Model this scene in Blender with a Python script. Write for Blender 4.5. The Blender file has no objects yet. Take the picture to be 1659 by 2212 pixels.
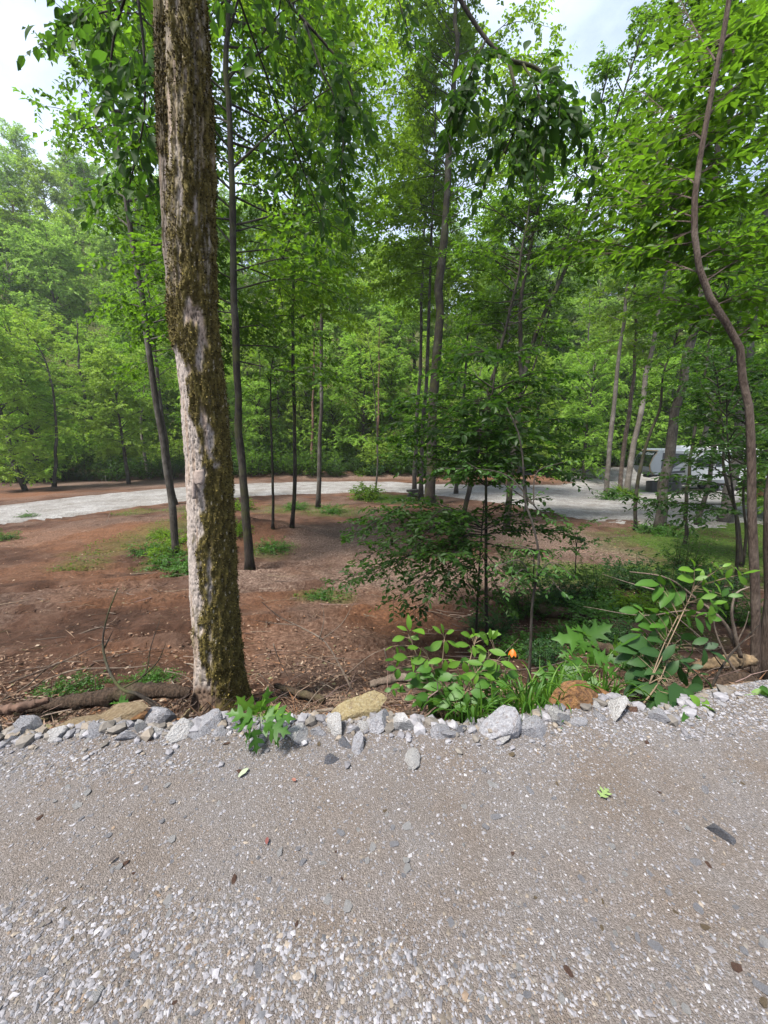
import bpy, math, random
import numpy as np
from mathutils import Vector, Matrix

# ------------------------------------------------------------------ camera, world, sun, exposure
SC = bpy.context.scene
COL = SC.collection
PITCH = math.radians(11.0)
CAM_Z = 1.6
cam_data = bpy.data.cameras.new('camera')
cam = bpy.data.objects.new('camera', cam_data)
COL.objects.link(cam)
cam.location = (0, 0, CAM_Z)
cam.rotation_euler = (math.pi / 2 - PITCH, 0, 0)
cam_data.sensor_fit = 'VERTICAL'
cam_data.sensor_height = 36.0
cam_data.sensor_width = 27.0
cam_data.lens = 36.0 * 830.0 / 2212.0
cam_data.clip_start = 0.05
cam_data.clip_end = 3000
SC.camera = cam

SUN_EL, SUN_AZ = math.radians(62), math.radians(-132)     # azimuth from +Y towards +X
world = bpy.data.worlds.new('World')
SC.world = world
world.use_nodes = True
wn, wl = world.node_tree.nodes, world.node_tree.links
wn.clear()
w_out = wn.new('ShaderNodeOutputWorld')
w_bg = wn.new('ShaderNodeBackground')
w_bg.inputs['Strength'].default_value = 0.10
w_sky = wn.new('ShaderNodeTexSky')
w_sky.sky_type = 'NISHITA'
w_sky.sun_disc = False
w_sky.sun_elevation = SUN_EL
w_sky.sun_rotation = SUN_AZ
w_sky.air_density = 1.0
w_sky.dust_density = 3.0
w_sky.ozone_density = 1.0
# soft summer cloud over the blue
w_tc = wn.new('ShaderNodeTexCoord')
w_map = wn.new('ShaderNodeMapping')
w_map.inputs['Scale'].default_value = (1.6, 1.6, 3.2)
w_noise = wn.new('ShaderNodeTexNoise')
w_noise.inputs['Scale'].default_value = 1.7
w_noise.inputs['Detail'].default_value = 7
w_noise.inputs['Roughness'].default_value = 0.55
w_ramp = wn.new('ShaderNodeValToRGB')
w_ramp.color_ramp.elements[0].position = 0.36
w_ramp.color_ramp.elements[0].color = (0.30, 0.30, 0.30, 1)
w_ramp.color_ramp.elements[1].position = 0.62
w_ramp.color_ramp.elements[1].color = (1, 1, 1, 1)
w_mix = wn.new('ShaderNodeMixRGB')
w_mix.inputs['Color2'].default_value = (4.7, 5.4, 6.6, 1)
wl.new(w_tc.outputs['Generated'], w_map.inputs['Vector'])
wl.new(w_map.outputs['Vector'], w_noise.inputs['Vector'])
wl.new(w_noise.outputs['Fac'], w_ramp.inputs['Fac'])
wl.new(w_ramp.outputs['Color'], w_mix.inputs['Fac'])
wl.new(w_sky.outputs['Color'], w_mix.inputs['Color1'])
wl.new(w_mix.outputs['Color'], w_bg.inputs['Color'])
wl.new(w_bg.outputs['Background'], w_out.inputs['Surface'])

sun_data = bpy.data.lights.new('sun', 'SUN')
sun_data.energy = 4.6
sun_data.angle = math.radians(12)
sun_data.color = (1.0, 0.95, 0.87)
sun = bpy.data.objects.new('sun', sun_data)
COL.objects.link(sun)
sd = Vector((math.sin(SUN_AZ) * math.cos(SUN_EL), math.cos(SUN_AZ) * math.cos(SUN_EL), math.sin(SUN_EL)))
sun.rotation_euler = sd.to_track_quat('Z', 'Y').to_euler()
sun.location = (-10, 20, 60)

SC.view_settings.view_transform = 'Standard'
SC.view_settings.look = 'None'
SC.view_settings.exposure = 1.3
SC.view_settings.gamma = 1.0
SC.view_settings.use_curve_mapping = False
SC.render.engine = 'CYCLES'
SC.cycles.max_bounces = 8
SC.cycles.diffuse_bounces = 4
SC.cycles.glossy_bounces = 2
SC.cycles.transmission_bounces = 5
SC.cycles.transparent_max_bounces = 6
SC.cycles.use_denoising = True

HAZE = 0.0003
SC.cycles.volume_bounces = 1
RNG = np.random.default_rng(7)
random.seed(7)

# ------------------------------------------------------------------ noise
def _hash(ix, iy, seed):
    h = (ix.astype(np.int64) * 374761393 + iy.astype(np.int64) * 668265263 + seed * 982451653) & 0xFFFFFFFF
    h = ((h ^ (h >> 13)) * 1274126177) & 0xFFFFFFFF
    return ((h ^ (h >> 16)) & 0xFFFF) / 65535.0

def vn(x, y, seed=0):
    x = np.asarray(x, float); y = np.asarray(y, float)
    ix, iy = np.floor(x), np.floor(y)
    fx, fy = x - ix, y - iy
    fx = fx * fx * (3 - 2 * fx); fy = fy * fy * (3 - 2 * fy)
    a, b = _hash(ix, iy, seed), _hash(ix + 1, iy, seed)
    c, d = _hash(ix, iy + 1, seed), _hash(ix + 1, iy + 1, seed)
    return (a * (1 - fx) + b * fx) * (1 - fy) + (c * (1 - fx) + d * fx) * fy

def fbm(x, y, seed=0, octv=4):
    s, a, t = 0.0, 0.5, 0.0
    for o in range(octv):
        s = s + a * vn(np.asarray(x) * 2 ** o, np.asarray(y) * 2 ** o, seed + o * 17)
        t += a; a *= 0.5
    return s / t

def sm(a, b, x):
    t = np.clip((np.asarray(x, float) - a) / (b - a), 0, 1)
    return t * t * (3 - 2 * t)

def in_poly(px, py, poly):
    px = np.asarray(px); py = np.asarray(py)
    r = np.zeros(px.shape, bool)
    n = len(poly)
    for i in range(n):
        x1, y1 = poly[i]; x2, y2 = poly[(i + 1) % n]
        c = ((y1 > py) != (y2 > py)) & (px < (x2 - x1) * (py - y1) / ((y2 - y1) + 1e-12) + x1)
        r ^= c
    return r

# ------------------------------------------------------------------ where things stand: survey of the place
# sight lines from the photographer's position, used once to read positions off the ground
SP, CP = math.sin(PITCH), math.cos(PITCH)

def P(px, py, Y):
    u, v = (px - 829.5) / 830.0, (1106.0 - py) / 830.0
    k = Y / (CP + v * SP)
    return np.array([u * k, Y, CAM_Z + k * (-SP + v * CP)])

def to_px(p):
    p = np.asarray(p, float)
    x, y, z = p[..., 0], p[..., 1], p[..., 2] - CAM_Z
    d = y * CP - z * SP
    return 829.5 + 830 * x / d, 1106 - 830 * (y * SP + z * CP) / d

def depth_of(p):
    return p[1] * CP - (p[2] - CAM_Z) * SP

_EX = [-40, -6, -2.6, -1.9, -1.2, -0.5, 0.0, 0.5, 0.9, 1.25, 1.45, 1.6, 1.9, 2.6, 5, 40]
_EY = [1.7, 1.75, 1.78, 1.80, 1.85, 1.90, 1.92, 1.86, 1.93, 2.05, 2.05, 1.88, 2.06, 2.25, 2.3, 2.2]
def edge(x):
    x = np.asarray(x, float)
    return np.interp(x, _EX, _EY) + 0.06 * (vn(x * 3.1, 0 * x + 3.3, 5) - 0.5)

_PD = [0, .12, .5, 1.0, 1.6, 2.2, 3.2, 5, 8, 14, 20, 28, 36, 41, 46, 52]
_PZ = [0, -.07, -.36, -.67, -.93, -1.13, -1.4, -1.68, -1.98, -2.38, -2.6, -2.85, -3.05, -2.95, -2.3, -1.3]
def zg(x, y):
    """height of the ground"""
    x = np.asarray(x, float); y = np.asarray(y, float)
    d = y - edge(x)
    z = np.interp(d, _PD, _PZ)
    z = z - 0.42 * sm(6, 25, x) * sm(20, 36, y) * (1 - sm(44, 60, y))
    hill = np.maximum(0, y - 53.0)
    slope = 0.58 + 0.14 * sm(10, -60, x) + 0.05 * (fbm(x / 60.0, y / 60.0, 9) - 0.5)
    z = z + slope * 110 * (1 - np.exp(-hill / 110.0)) * 1.25
    z = z + 0.25 * np.maximum(0, -x - 45) * sm(25, 50, y) + 0.2 * np.maximum(0, x - 60) * sm(25, 50, y)
    z = z + 0.75 * np.exp(-((x + 5.2) / 2.4) ** 2 - ((y - 14.6) / 1.5) ** 2) + 0.3 * np.exp(-((x - 0.8) / 3.0) ** 2 - ((y - 22.0) / 2.2) ** 2)
    z = z - 0.38 * np.exp(-((x - 2.2) / 2.4) ** 2 - ((y - 6.6) / 2.4) ** 2)
    # uneven dug soil
    z = z + sm(0.5, 3, d) * (0.16 * (fbm(x / 1.7, y / 1.7, 3) - 0.5) + 0.3 * (fbm(x / 6.0, y / 6.0, 4, 3) - 0.5) * sm(3, 9, d))
    z = z + (1 - sm(-0.2, 0.4, d)) * (0.05 * (fbm(x / 0.9, y / 0.9, 8) - 0.5) + 0.045 * sm(-0.5, -0.05, d) * sm(0.6, 1.4, x))
    return z

def G(px, py):
    """where the sight line through the photo point meets the ground"""
    u, v = (px - 829.5) / 830.0, (1106.0 - py) / 830.0
    dx, dy, dz = u, CP + v * SP, -SP + v * CP
    t = np.geomspace(0.5, 400, 900)
    h = CAM_Z + t * dz - zg(t * dx, t * dy)
    i = int(np.argmax(h < 0))
    if i == 0:
        i = len(t) - 1
    a, b = t[i - 1], t[i]
    for _ in range(24):
        m = 0.5 * (a + b)
        if CAM_Z + m * dz - float(zg(m * dx, m * dy)) < 0: b = m
        else: a = m
    return np.array([b * dx, b * dy, CAM_Z + b * dz])

def on_ground(x, y, lift=0.0):
    return np.array([x, y, float(zg(x, y)) + lift])

# ------------------------------------------------------------------ mesh helpers
class MB:
    """collects points and faces; build() links them as one mesh object"""
    def __init__(self):
        self.v, self.f3, self.f4, self.t, self.n = [], [], [], [], 0
    def add(self, v, f, tint=None):
        v = np.asarray(v, float).reshape(-1, 3); f = np.asarray(f, int)
        if len(f) == 0: return
        (self.f3 if f.shape[1] == 3 else self.f4).append(f + self.n)
        self.v.append(v); self.n += len(v)
        t = np.asarray(0.5 if tint is None else tint, float)
        if t.ndim == 1 and not (len(t) == 3 and len(v) != 3): t = t[:, None]
        self.t.append(np.broadcast_to(t, (len(v), 3)).copy())
    def extra(self, f, off):
        f = np.asarray(f, int)
        (self.f3 if f.shape[1] == 3 else self.f4).append(f + off)
    def box(self, c, s, rot=None):
        c = np.asarray(c, float); s = np.asarray(s, float) / 2
        v = np.array([[i, j, k] for i in (-1, 1) for j in (-1, 1) for k in (-1, 1)], float) * s
        if rot is not None: v = v @ np.asarray(rot.to_3x3()).T
        self.add(v + c, [[0, 1, 3, 2], [4, 6, 7, 5], [0, 4, 5, 1], [2, 3, 7, 6], [0, 2, 6, 4], [1, 5, 7, 3]])
    def prism(self, poly, y0, y1):
        """outline in x, z pushed from y0 to y1"""
        n = len(poly)
        v = [[x, y0, z] for x, z in poly] + [[x, y1, z] for x, z in poly]
        off = self.n
        self.add(v, [[i, (i + 1) % n, n + (i + 1) % n, n + i] for i in range(n)])
        self.ng = getattr(self, 'ng', [])
        self.ng.append([off + i for i in range(n)][::-1]); self.ng.append([off + n + i for i in range(n)])
    def tube(self, p, r, sides=6, tint=None, cap=True):
        v, f = tube(p, r, sides)
        off = self.n
        self.add(v, f, tint)
        if cap:
            m = len(p)
            k = np.arange(1, sides - 1)
            self.extra(np.stack([np.full_like(k, (m - 1) * sides), (m - 1) * sides + k, (m - 1) * sides + k + 1], 1), off)
            self.extra(np.stack([np.zeros_like(k), k + 1, k], 1), off)
    def mesh(self, name, smooth=False):
        me = bpy.data.meshes.new(name)
        v = np.concatenate(self.v) if self.v else np.zeros((0, 3))
        loops, starts, tot = [], [], 0
        for arr, k in ((self.f3, 3), (self.f4, 4)):
            if arr:
                a = np.concatenate(arr)
                loops.append(a.ravel()); starts.append(tot + np.arange(len(a)) * k); tot += a.size
        for ng in getattr(self, 'ng', []):
            loops.append(np.array(ng)); starts.append(np.array([tot])); tot += len(ng)
        loops = np.concatenate(loops); starts = np.concatenate(starts)
        me.vertices.add(len(v)); me.vertices.foreach_set('co', v.ravel())
        me.loops.add(len(loops)); me.loops.foreach_set('vertex_index', loops.astype(np.int32))
        me.polygons.add(len(starts)); me.polygons.foreach_set('loop_start', starts.astype(np.int32))
        if self.t:
            t = np.concatenate(self.t)
            at = me.attributes.new('tint', 'FLOAT_COLOR', 'POINT')
            at.data.foreach_set('color', np.concatenate([t, np.ones((len(t), 1))], 1).ravel().astype(np.float32))
        me.update(calc_edges=True)
        me.polygons.foreach_set('use_smooth', np.full(len(starts), smooth))
        return me
    def build(self, name, mat, parent=None, smooth=False, kind=None):
        return link_mesh(name, self.mesh(name, smooth), mat, parent, kind)

def link_mesh(name, me, mat, parent=None, kind=None):
    if mat is not None and not me.materials: me.materials.append(mat)
    o = bpy.data.objects.new(name, me)
    COL.objects.link(o)
    if parent is not None: o.parent = parent
    if kind: o['kind'] = kind
    return o

def tube(p, r, sides=6):
    p = np.asarray(p, float); n = len(p)
    r = np.broadcast_to(np.asarray(r, float), (n,))
    t = np.gradient(p, axis=0)
    t /= np.linalg.norm(t, axis=1)[:, None] + 1e-9
    ref = np.array([1.0, 0, 0]) if abs(t[:, 2]).mean() > 0.6 else np.array([0, 0, 1.0])
    a = np.cross(t, ref); a /= np.linalg.norm(a, axis=1)[:, None] + 1e-9
    b = np.cross(t, a)
    th = np.linspace(0, 2 * np.pi, sides, endpoint=False)
    ring = a[:, None, :] * np.cos(th)[None, :, None] + b[:, None, :] * np.sin(th)[None, :, None]
    v = p[:, None, :] + ring * r[:, None, None]
    i = np.arange(n - 1)[:, None] * sides; k = np.arange(sides)[None, :]; k2 = (k + 1) % sides
    f = np.stack([i + k, i + k2, i + sides + k2, i + sides + k], 2).reshape(-1, 4)
    return v.reshape(-1, 3), f

def curve(pts, n=24):
    """smooth line through points"""
    pts = np.asarray(pts, float)
    s = np.concatenate([[0], np.cumsum(np.linalg.norm(np.diff(pts, axis=0), axis=1))])
    m = np.gradient(pts, s, axis=0) if len(pts) > 2 else np.repeat((pts[1:] - pts[:1]) / (s[-1] + 1e-9), 2, 0)
    q = np.linspace(0, s[-1], n)
    i = np.clip(np.searchsorted(s, q, 'right') - 1, 0, len(pts) - 2)
    h = (s[i + 1] - s[i])[:, None]; t = ((q - s[i]) / (s[i + 1] - s[i] + 1e-9))[:, None]
    return (2 * t**3 - 3 * t**2 + 1) * pts[i] + (t**3 - 2 * t**2 + t) * h * m[i] + (-2 * t**3 + 3 * t**2) * pts[i + 1] + (t**3 - t**2) * h * m[i + 1]

def tag(o, label, cat, group=None):
    o['label'] = label; o['category'] = cat
    if group: o['group'] = group
    return o

def thing(name, label, cat, loc, group=None):
    o = bpy.data.objects.new(name, None)
    o.empty_display_size = 0.2
    COL.objects.link(o)
    o.location = [float(c) for c in loc]
    return tag(o, label, cat, group)

def copy_tree(root):
    c = root.copy(); COL.objects.link(c)
    for ch in root.children:
        d = ch.copy(); COL.objects.link(d); d.parent = c
        for g in ch.children:
            e = g.copy(); COL.objects.link(e); e.parent = d
    return c

# ------------------------------------------------------------------ materials
def mat_new(name):
    m = bpy.data.materials.new(name); m.use_nodes = True
    nt = m.node_tree; nt.nodes.clear()
    return m, nt.nodes, nt.links

def N(nodes, kind, **kw):
    n = nodes.new(kind)
    for k, v in kw.items():
        if k in n.inputs: n.inputs[k].default_value = v
        else: setattr(n, k, v)
    return n

def ramp(nodes, links, src, stops):
    r = nodes.new('ShaderNodeValToRGB')
    e = r.color_ramp.elements
    while len(e) < len(stops): e.new(0.5)
    for el, (p, c) in zip(e, stops):
        el.position = p; el.color = (*c, 1) if len(c) == 3 else c
    links.new(src, r.inputs['Fac'])
    return r.outputs['Color']

def leaf_mat(name, dark, light, trans, gloss=0.015, mixf=0.5):
    m, n, l = mat_new(name)
    out = N(n, 'ShaderNodeOutputMaterial')
    at = N(n, 'ShaderNodeAttribute', attribute_name='tint')
    oi = N(n, 'ShaderNodeObjectInfo')
    sep = N(n, 'ShaderNodeSeparateColor'); l.new(at.outputs['Color'], sep.inputs[0])
    ad = N(n, 'ShaderNodeMath', operation='MULTIPLY_ADD'); l.new(oi.outputs['Random'], ad.inputs[0])
    ad.inputs[1].default_value = 0.3; l.new(sep.outputs[0], ad.inputs[2])
    sb = N(n, 'ShaderNodeMath', operation='SUBTRACT'); l.new(ad.outputs[0], sb.inputs[0]); sb.inputs[1].default_value = 0.15
    c1 = ramp(n, l, sb.outputs[0], [(0.05, dark), (0.95, light)])
    tr_d = tuple(a * 0.5 for a in trans)
    c2 = ramp(n, l, sb.outputs[0], [(0.05, tr_d), (0.95, trans)])
    df = N(n, 'ShaderNodeBsdfDiffuse'); l.new(c1, df.inputs['Color'])
    tl = N(n, 'ShaderNodeBsdfTranslucent'); l.new(c2, tl.inputs['Color'])
    mx = N(n, 'ShaderNodeMixShader'); mx.inputs[0].default_value = mixf
    l.new(df.outputs[0], mx.inputs[1]); l.new(tl.outputs[0], mx.inputs[2])
    gl = N(n, 'ShaderNodeBsdfGlossy', Roughness=0.5)
    mx2 = N(n, 'ShaderNodeMixShader'); mx2.inputs[0].default_value = gloss
    l.new(mx.outputs[0], mx2.inputs[1]); l.new(gl.outputs[0], mx2.inputs[2])
    l.new(mx2.outputs[0], out.inputs['Surface'])
    return m

def bark_mat(name, dark, light, patch=None, scale=1.0, bump=0.5, moss=0.0):
    m, n, l = mat_new(name)
    out = N(n, 'ShaderNodeOutputMaterial'); bs = N(n, 'ShaderNodeBsdfPrincipled', Roughness=0.9)
    bs.inputs['Specular IOR Level'].default_value = 0.2
    tc = N(n, 'ShaderNodeTexCoord'); mp = N(n, 'ShaderNodeMapping')
    mp.inputs['Scale'].default_value = (14 * scale, 14 * scale, 2.6 * scale)
    l.new(tc.outputs['Object'], mp.inputs['Vector'])
    no = N(n, 'ShaderNodeTexNoise', Scale=2.4, Detail=8, Roughness=0.65); l.new(mp.outputs[0], no.inputs['Vector'])
    c = ramp(n, l, no.outputs['Fac'], [(0.34, dark), (0.66, light)])
    n2 = N(n, 'ShaderNodeTexNoise', Scale=1.3 * scale, Detail=5, Roughness=0.6); l.new(tc.outputs['Object'], n2.inputs['Vector'])
    pc = patch or tuple(min(1, a * 1.5) for a in light)
    mk = ramp(n, l, n2.outputs['Fac'], [(0.5, (0, 0, 0)), (0.64, (0.7, 0.7, 0.7))])
    mx = N(n, 'ShaderNodeMixRGB'); mx.inputs['Color2'].default_value = (*pc, 1)
    l.new(mk, mx.inputs['Fac']); l.new(c, mx.inputs['Color1'])
    col = mx.outputs[0]
    if moss:
        n3 = N(n, 'ShaderNodeTexNoise', Scale=2.2, Detail=6); l.new(tc.outputs['Object'], n3.inputs['Vector'])
        k3 = ramp(n, l, n3.outputs['Fac'], [(0.55 - moss * 0.2, (0, 0, 0)), (0.7, (0.8, 0.8, 0.8))])
        m3 = N(n, 'ShaderNodeMixRGB'); m3.inputs['Color2'].default_value = (0.05, 0.055, 0.015, 1)
        l.new(k3, m3.inputs['Fac']); l.new(col, m3.inputs['Color1']); col = m3.outputs[0]
    l.new(col, bs.inputs['Base Color'])
    bp = N(n, 'ShaderNodeBump', Strength=bump, Distance=0.03); l.new(no.outputs['Fac'], bp.inputs['Height'])
    l.new(bp.outputs[0], bs.inputs['Normal']); l.new(bs.outputs[0], out.inputs['Surface'])
    return m

def plain_mat(name, col, rough=0.6, metal=0.0, spec=0.5, noise=0.0, nscale=6.0, bump=0.0, trans=0.0):
    m, n, l = mat_new(name)
    out = N(n, 'ShaderNodeOutputMaterial'); bs = N(n, 'ShaderNodeBsdfPrincipled', Roughness=rough, Metallic=metal)
    bs.inputs['Specular IOR Level'].default_value = spec
    bs.inputs['Base Color'].default_value = (*col, 1)
    if noise or bump:
        tc = N(n, 'ShaderNodeTexCoord')
        no = N(n, 'ShaderNodeTexNoise', Scale=nscale, Detail=7, Roughness=0.65); l.new(tc.outputs['Object'], no.inputs['Vector'])
        lo = tuple(a * (1 - noise) for a in col); hi = tuple(min(1, a * (1 + noise)) for a in col)
        l.new(ramp(n, l, no.outputs['Fac'], [(0.35, lo), (0.65, hi)]), bs.inputs['Base Color'])
        if bump:
            bp = N(n, 'ShaderNodeBump', Strength=bump, Distance=0.02); l.new(no.outputs['Fac'], bp.inputs['Height'])
            l.new(bp.outputs[0], bs.inputs['Normal'])
    l.new(bs.outputs[0], out.inputs['Surface'])
    return m

def tint_mat(name, rough=0.85, vary=0.25, nscale=40.0, bump=0.25):
    """colour carried by each stone or chip, with a mottle of its own"""
    m, n, l = mat_new(name)
    out = N(n, 'ShaderNodeOutputMaterial'); bs = N(n, 'ShaderNodeBsdfPrincipled', Roughness=rough)
    bs.inputs['Specular IOR Level'].default_value = 0.3
    at = N(n, 'ShaderNodeAttribute', attribute_name='tint')
    tc = N(n, 'ShaderNodeTexCoord')
    no = N(n, 'ShaderNodeTexNoise', Scale=nscale, Detail=5, Roughness=0.7); l.new(tc.outputs['Object'], no.inputs['Vector'])
    k = ramp(n, l, no.outputs['Fac'], [(0.3, (1 - vary,) * 3), (0.7, (1 + vary,) * 3)])
    mx = N(n, 'ShaderNodeMixRGB', blend_type='MULTIPLY'); mx.inputs['Fac'].default_value = 1
    l.new(at.outputs['Color'], mx.inputs['Color1']); l.new(k, mx.inputs['Color2'])
    l.new(mx.outputs[0], bs.inputs['Base Color'])
    bp = N(n, 'ShaderNodeBump', Strength=bump, Distance=0.01); l.new(no.outputs['Fac'], bp.inputs['Height'])
    l.new(bp.outputs[0], bs.inputs['Normal']); l.new(bs.outputs[0], out.inputs['Surface'])
    return m

def rock_mat(name, c0, c1, c2, scale=9.0, speck=(0.1, 0.1, 0.11)):
    m, n, l = mat_new(name)
    out = N(n, 'ShaderNodeOutputMaterial'); bs = N(n, 'ShaderNodeBsdfPrincipled', Roughness=0.88)
    bs.inputs['Specular IOR Level'].default_value = 0.25
    tc = N(n, 'ShaderNodeTexCoord'); oi = N(n, 'ShaderNodeObjectInfo')
    av = N(n, 'ShaderNodeVectorMath', operation='ADD'); l.new(tc.outputs['Object'], av.inputs[0]); l.new(oi.outputs['Location'], av.inputs[1])
    no = N(n, 'ShaderNodeTexNoise', Scale=scale, Detail=8, Roughness=0.65); l.new(av.outputs[0], no.inputs['Vector'])
    c = ramp(n, l, no.outputs['Fac'], [(0.3, c0), (0.52, c1), (0.72, c2)])
    n2 = N(n, 'ShaderNodeTexNoise', Scale=scale * 5, Detail=3); l.new(av.outputs[0], n2.inputs['Vector'])
    k = ramp(n, l, n2.outputs['Fac'], [(0.6, (0, 0, 0)), (0.66, (0.6, 0.6, 0.6))])
    mx = N(n, 'ShaderNodeMixRGB'); mx.inputs['Color2'].default_value = (*speck, 1)
    l.new(k, mx.inputs['Fac']); l.new(c, mx.inputs['Color1'])
    n3 = N(n, 'ShaderNodeTexNoise', Scale=scale * .45, Detail=6, Roughness=0.7); l.new(av.outputs[0], n3.inputs['Vector'])
    k3 = ramp(n, l, n3.outputs['Fac'], [(0.52, (0, 0, 0)), (0.70, (0.6, 0.6, 0.6))])
    m3 = N(n, 'ShaderNodeMixRGB'); m3.inputs['Color2'].default_value = (0.15, 0.105, 0.075, 1)
    l.new(k3, m3.inputs['Fac']); l.new(mx.outputs[0], m3.inputs['Color1']); l.new(m3.outputs[0], bs.inputs['Base Color'])
    bp = N(n, 'ShaderNodeBump', Strength=1.0, Distance=0.03); l.new(no.outputs['Fac'], bp.inputs['Height'])
    l.new(bp.outputs[0], bs.inputs['Normal']); l.new(bs.outputs[0], out.inputs['Surface'])
    return m

LEAF = {
    'bright': leaf_mat('leaf_bright', (0.040, 0.088, 0.007), (0.105, 0.190, 0.014), (0.27, 0.46, 0.02), mixf=.52),
    'mid': leaf_mat('leaf_mid', (0.016, 0.048, 0.006), (0.050, 0.108, 0.012), (0.16, 0.33, 0.016), mixf=.55),  # darkened in colour to stand in for shade on near crowns
    'dark': leaf_mat('leaf_dark', (0.009, 0.030, 0.006), (0.032, 0.075, 0.012), (0.075, 0.18, 0.014)),
    'yellow': leaf_mat('leaf_yellow', (0.115, 0.190, 0.024), (0.225, 0.325, 0.052), (0.34, 0.53, 0.05), mixf=.5),
    'far': leaf_mat('leaf_far', (0.108, 0.195, 0.034), (0.225, 0.345, 0.075), (0.32, 0.54, 0.07), mixf=.48),  # far, yellow and edge greens lightened in colour as if sunlit
    'edge': leaf_mat('leaf_edge', (0.100, 0.200, 0.022), (0.210, 0.350, 0.048), (0.32, 0.56, 0.05), mixf=.5),
    'plant': leaf_mat('leaf_plant', (0.022, 0.070, 0.010), (0.055, 0.140, 0.017), (0.11, 0.25, 0.022), gloss=0.02, mixf=0.4),
    'lime': leaf_mat('leaf_lime', (0.055, 0.130, 0.013), (0.100, 0.205, 0.021), (0.16, 0.32, 0.022), gloss=0.02, mixf=0.4),
    'deep': leaf_mat('leaf_deep', (0.014, 0.045, 0.014), (0.034, 0.085, 0.021), (0.05, 0.125, 0.018), gloss=0.02, mixf=0.4),
}
BARK = {
    'grey': bark_mat('bark_grey', (0.018, 0.015, 0.012), (0.070, 0.060, 0.050), (0.12, 0.112, 0.098), bump=.8),
    'dark': bark_mat('bark_dark', (0.010, 0.008, 0.007), (0.038, 0.031, 0.025), (0.06, 0.058, 0.046), moss=0.3, bump=.8),
    'pale': bark_mat('bark_pale', (0.05, 0.042, 0.036), (0.14, 0.122, 0.105), (0.20, 0.182, 0.165)),
    'pine': bark_mat('bark_pine', (0.05, 0.027, 0.018), (0.12, 0.07, 0.05)),
    'vine': bark_mat('bark_vine', (0.035, 0.024, 0.019), (0.115, 0.085, 0.068), (0.17, 0.135, 0.11), scale=2.0, bump=1.0),
    'dead': bark_mat('bark_dead', (0.05, 0.038, 0.03), (0.15, 0.115, 0.09), (0.21, 0.18, 0.145), scale=3.0),
    'log': bark_mat('bark_log', (0.02, 0.014, 0.01), (0.075, 0.05, 0.035), (0.12, 0.09, 0.065), scale=1.6, bump=1.0, moss=0.2),
}

# ------------------------------------------------------------------ the ground
def ground_mat():
    m, n, l = mat_new('soil')
    out = N(n, 'ShaderNodeOutputMaterial'); bs = N(n, 'ShaderNodeBsdfPrincipled', Roughness=0.95)
    bs.inputs['Specular IOR Level'].default_value = 0.15
    at = N(n, 'ShaderNodeAttribute', attribute_name='tint')
    sep = N(n, 'ShaderNodeSeparateColor'); l.new(at.outputs['Color'], sep.inputs[0])
    tc = N(n, 'ShaderNodeTexCoord')
    a = N(n, 'ShaderNodeTexNoise', Scale=1.1, Detail=9, Roughness=0.68); l.new(tc.outputs['Object'], a.inputs['Vector'])
    b = N(n, 'ShaderNodeTexNoise', Scale=16.0, Detail=7, Roughness=0.75); l.new(tc.outputs['Object'], b.inputs['Vector'])
    soil = ramp(n, l, a.outputs['Fac'], [(0.3, (0.0246, 0.0130, 0.0086)), (0.5, (0.0563, 0.0289, 0.0187)), (0.68, (0.0938, 0.0563, 0.0397))])
    clay = ramp(n, l, b.outputs['Fac'], [(0.3, (0.0866, 0.0397, 0.0216)), (0.7, (0.2020, 0.0938, 0.0469))])
    gmix = ramp(n, l, b.outputs['Fac'], [(0.35, (0.0158, 0.0361, 0.0043)), (0.65, (0.0613, 0.1082, 0.0130))])
    litter = ramp(n, l, b.outputs['Fac'], [(0.35, (0.0505, 0.0303, 0.0231)), (0.5, (0.1082, 0.0722, 0.0563)), (0.66, (0.1948, 0.1515, 0.1227))])
    m1 = N(n, 'ShaderNodeMixRGB'); l.new(sep.outputs[0], m1.inputs['Fac']); l.new(soil, m1.inputs['Color1']); l.new(clay, m1.inputs['Color2'])
    m3 = N(n, 'ShaderNodeMixRGB'); l.new(sep.outputs[2], m3.inputs['Fac']); l.new(m1.outputs[0], m3.inputs['Color1']); l.new(litter, m3.inputs['Color2'])
    m2 = N(n, 'ShaderNodeMixRGB'); l.new(sep.outputs[1], m2.inputs['Fac']); l.new(m3.outputs[0], m2.inputs['Color1']); l.new(gmix, m2.inputs['Color2'])
    fine = ramp(n, l, b.outputs['Fac'], [(0.3, (0.6, 0.6, 0.6)), (0.7, (1.3, 1.3, 1.3))])
    mm = N(n, 'ShaderNodeMixRGB', blend_type='MULTIPLY'); mm.inputs['Fac'].default_value = 1
    l.new(m2.outputs[0], mm.inputs['Color1']); l.new(fine, mm.inputs['Color2'])
    l.new(mm.outputs[0], bs.inputs['Base Color'])
    bp = N(n, 'ShaderNodeBump', Strength=0.9, Distance=0.06); l.new(b.outputs['Fac'], bp.inputs['Height'])
    l.new(bp.outputs[0], bs.inputs['Normal']); l.new(bs.outputs[0], out.inputs['Surface'])
    return m

def blob(x, y, cx, cy, rx, ry, soft=0.5, seed=1):
    d = np.hypot((x - cx) / rx, (y - cy) / ry) + 0.9 * (fbm(x / 0.8, y / 0.8, seed, 4) - 0.5)
    return 1 - sm(1 - soft, 1 + soft, d)

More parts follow.
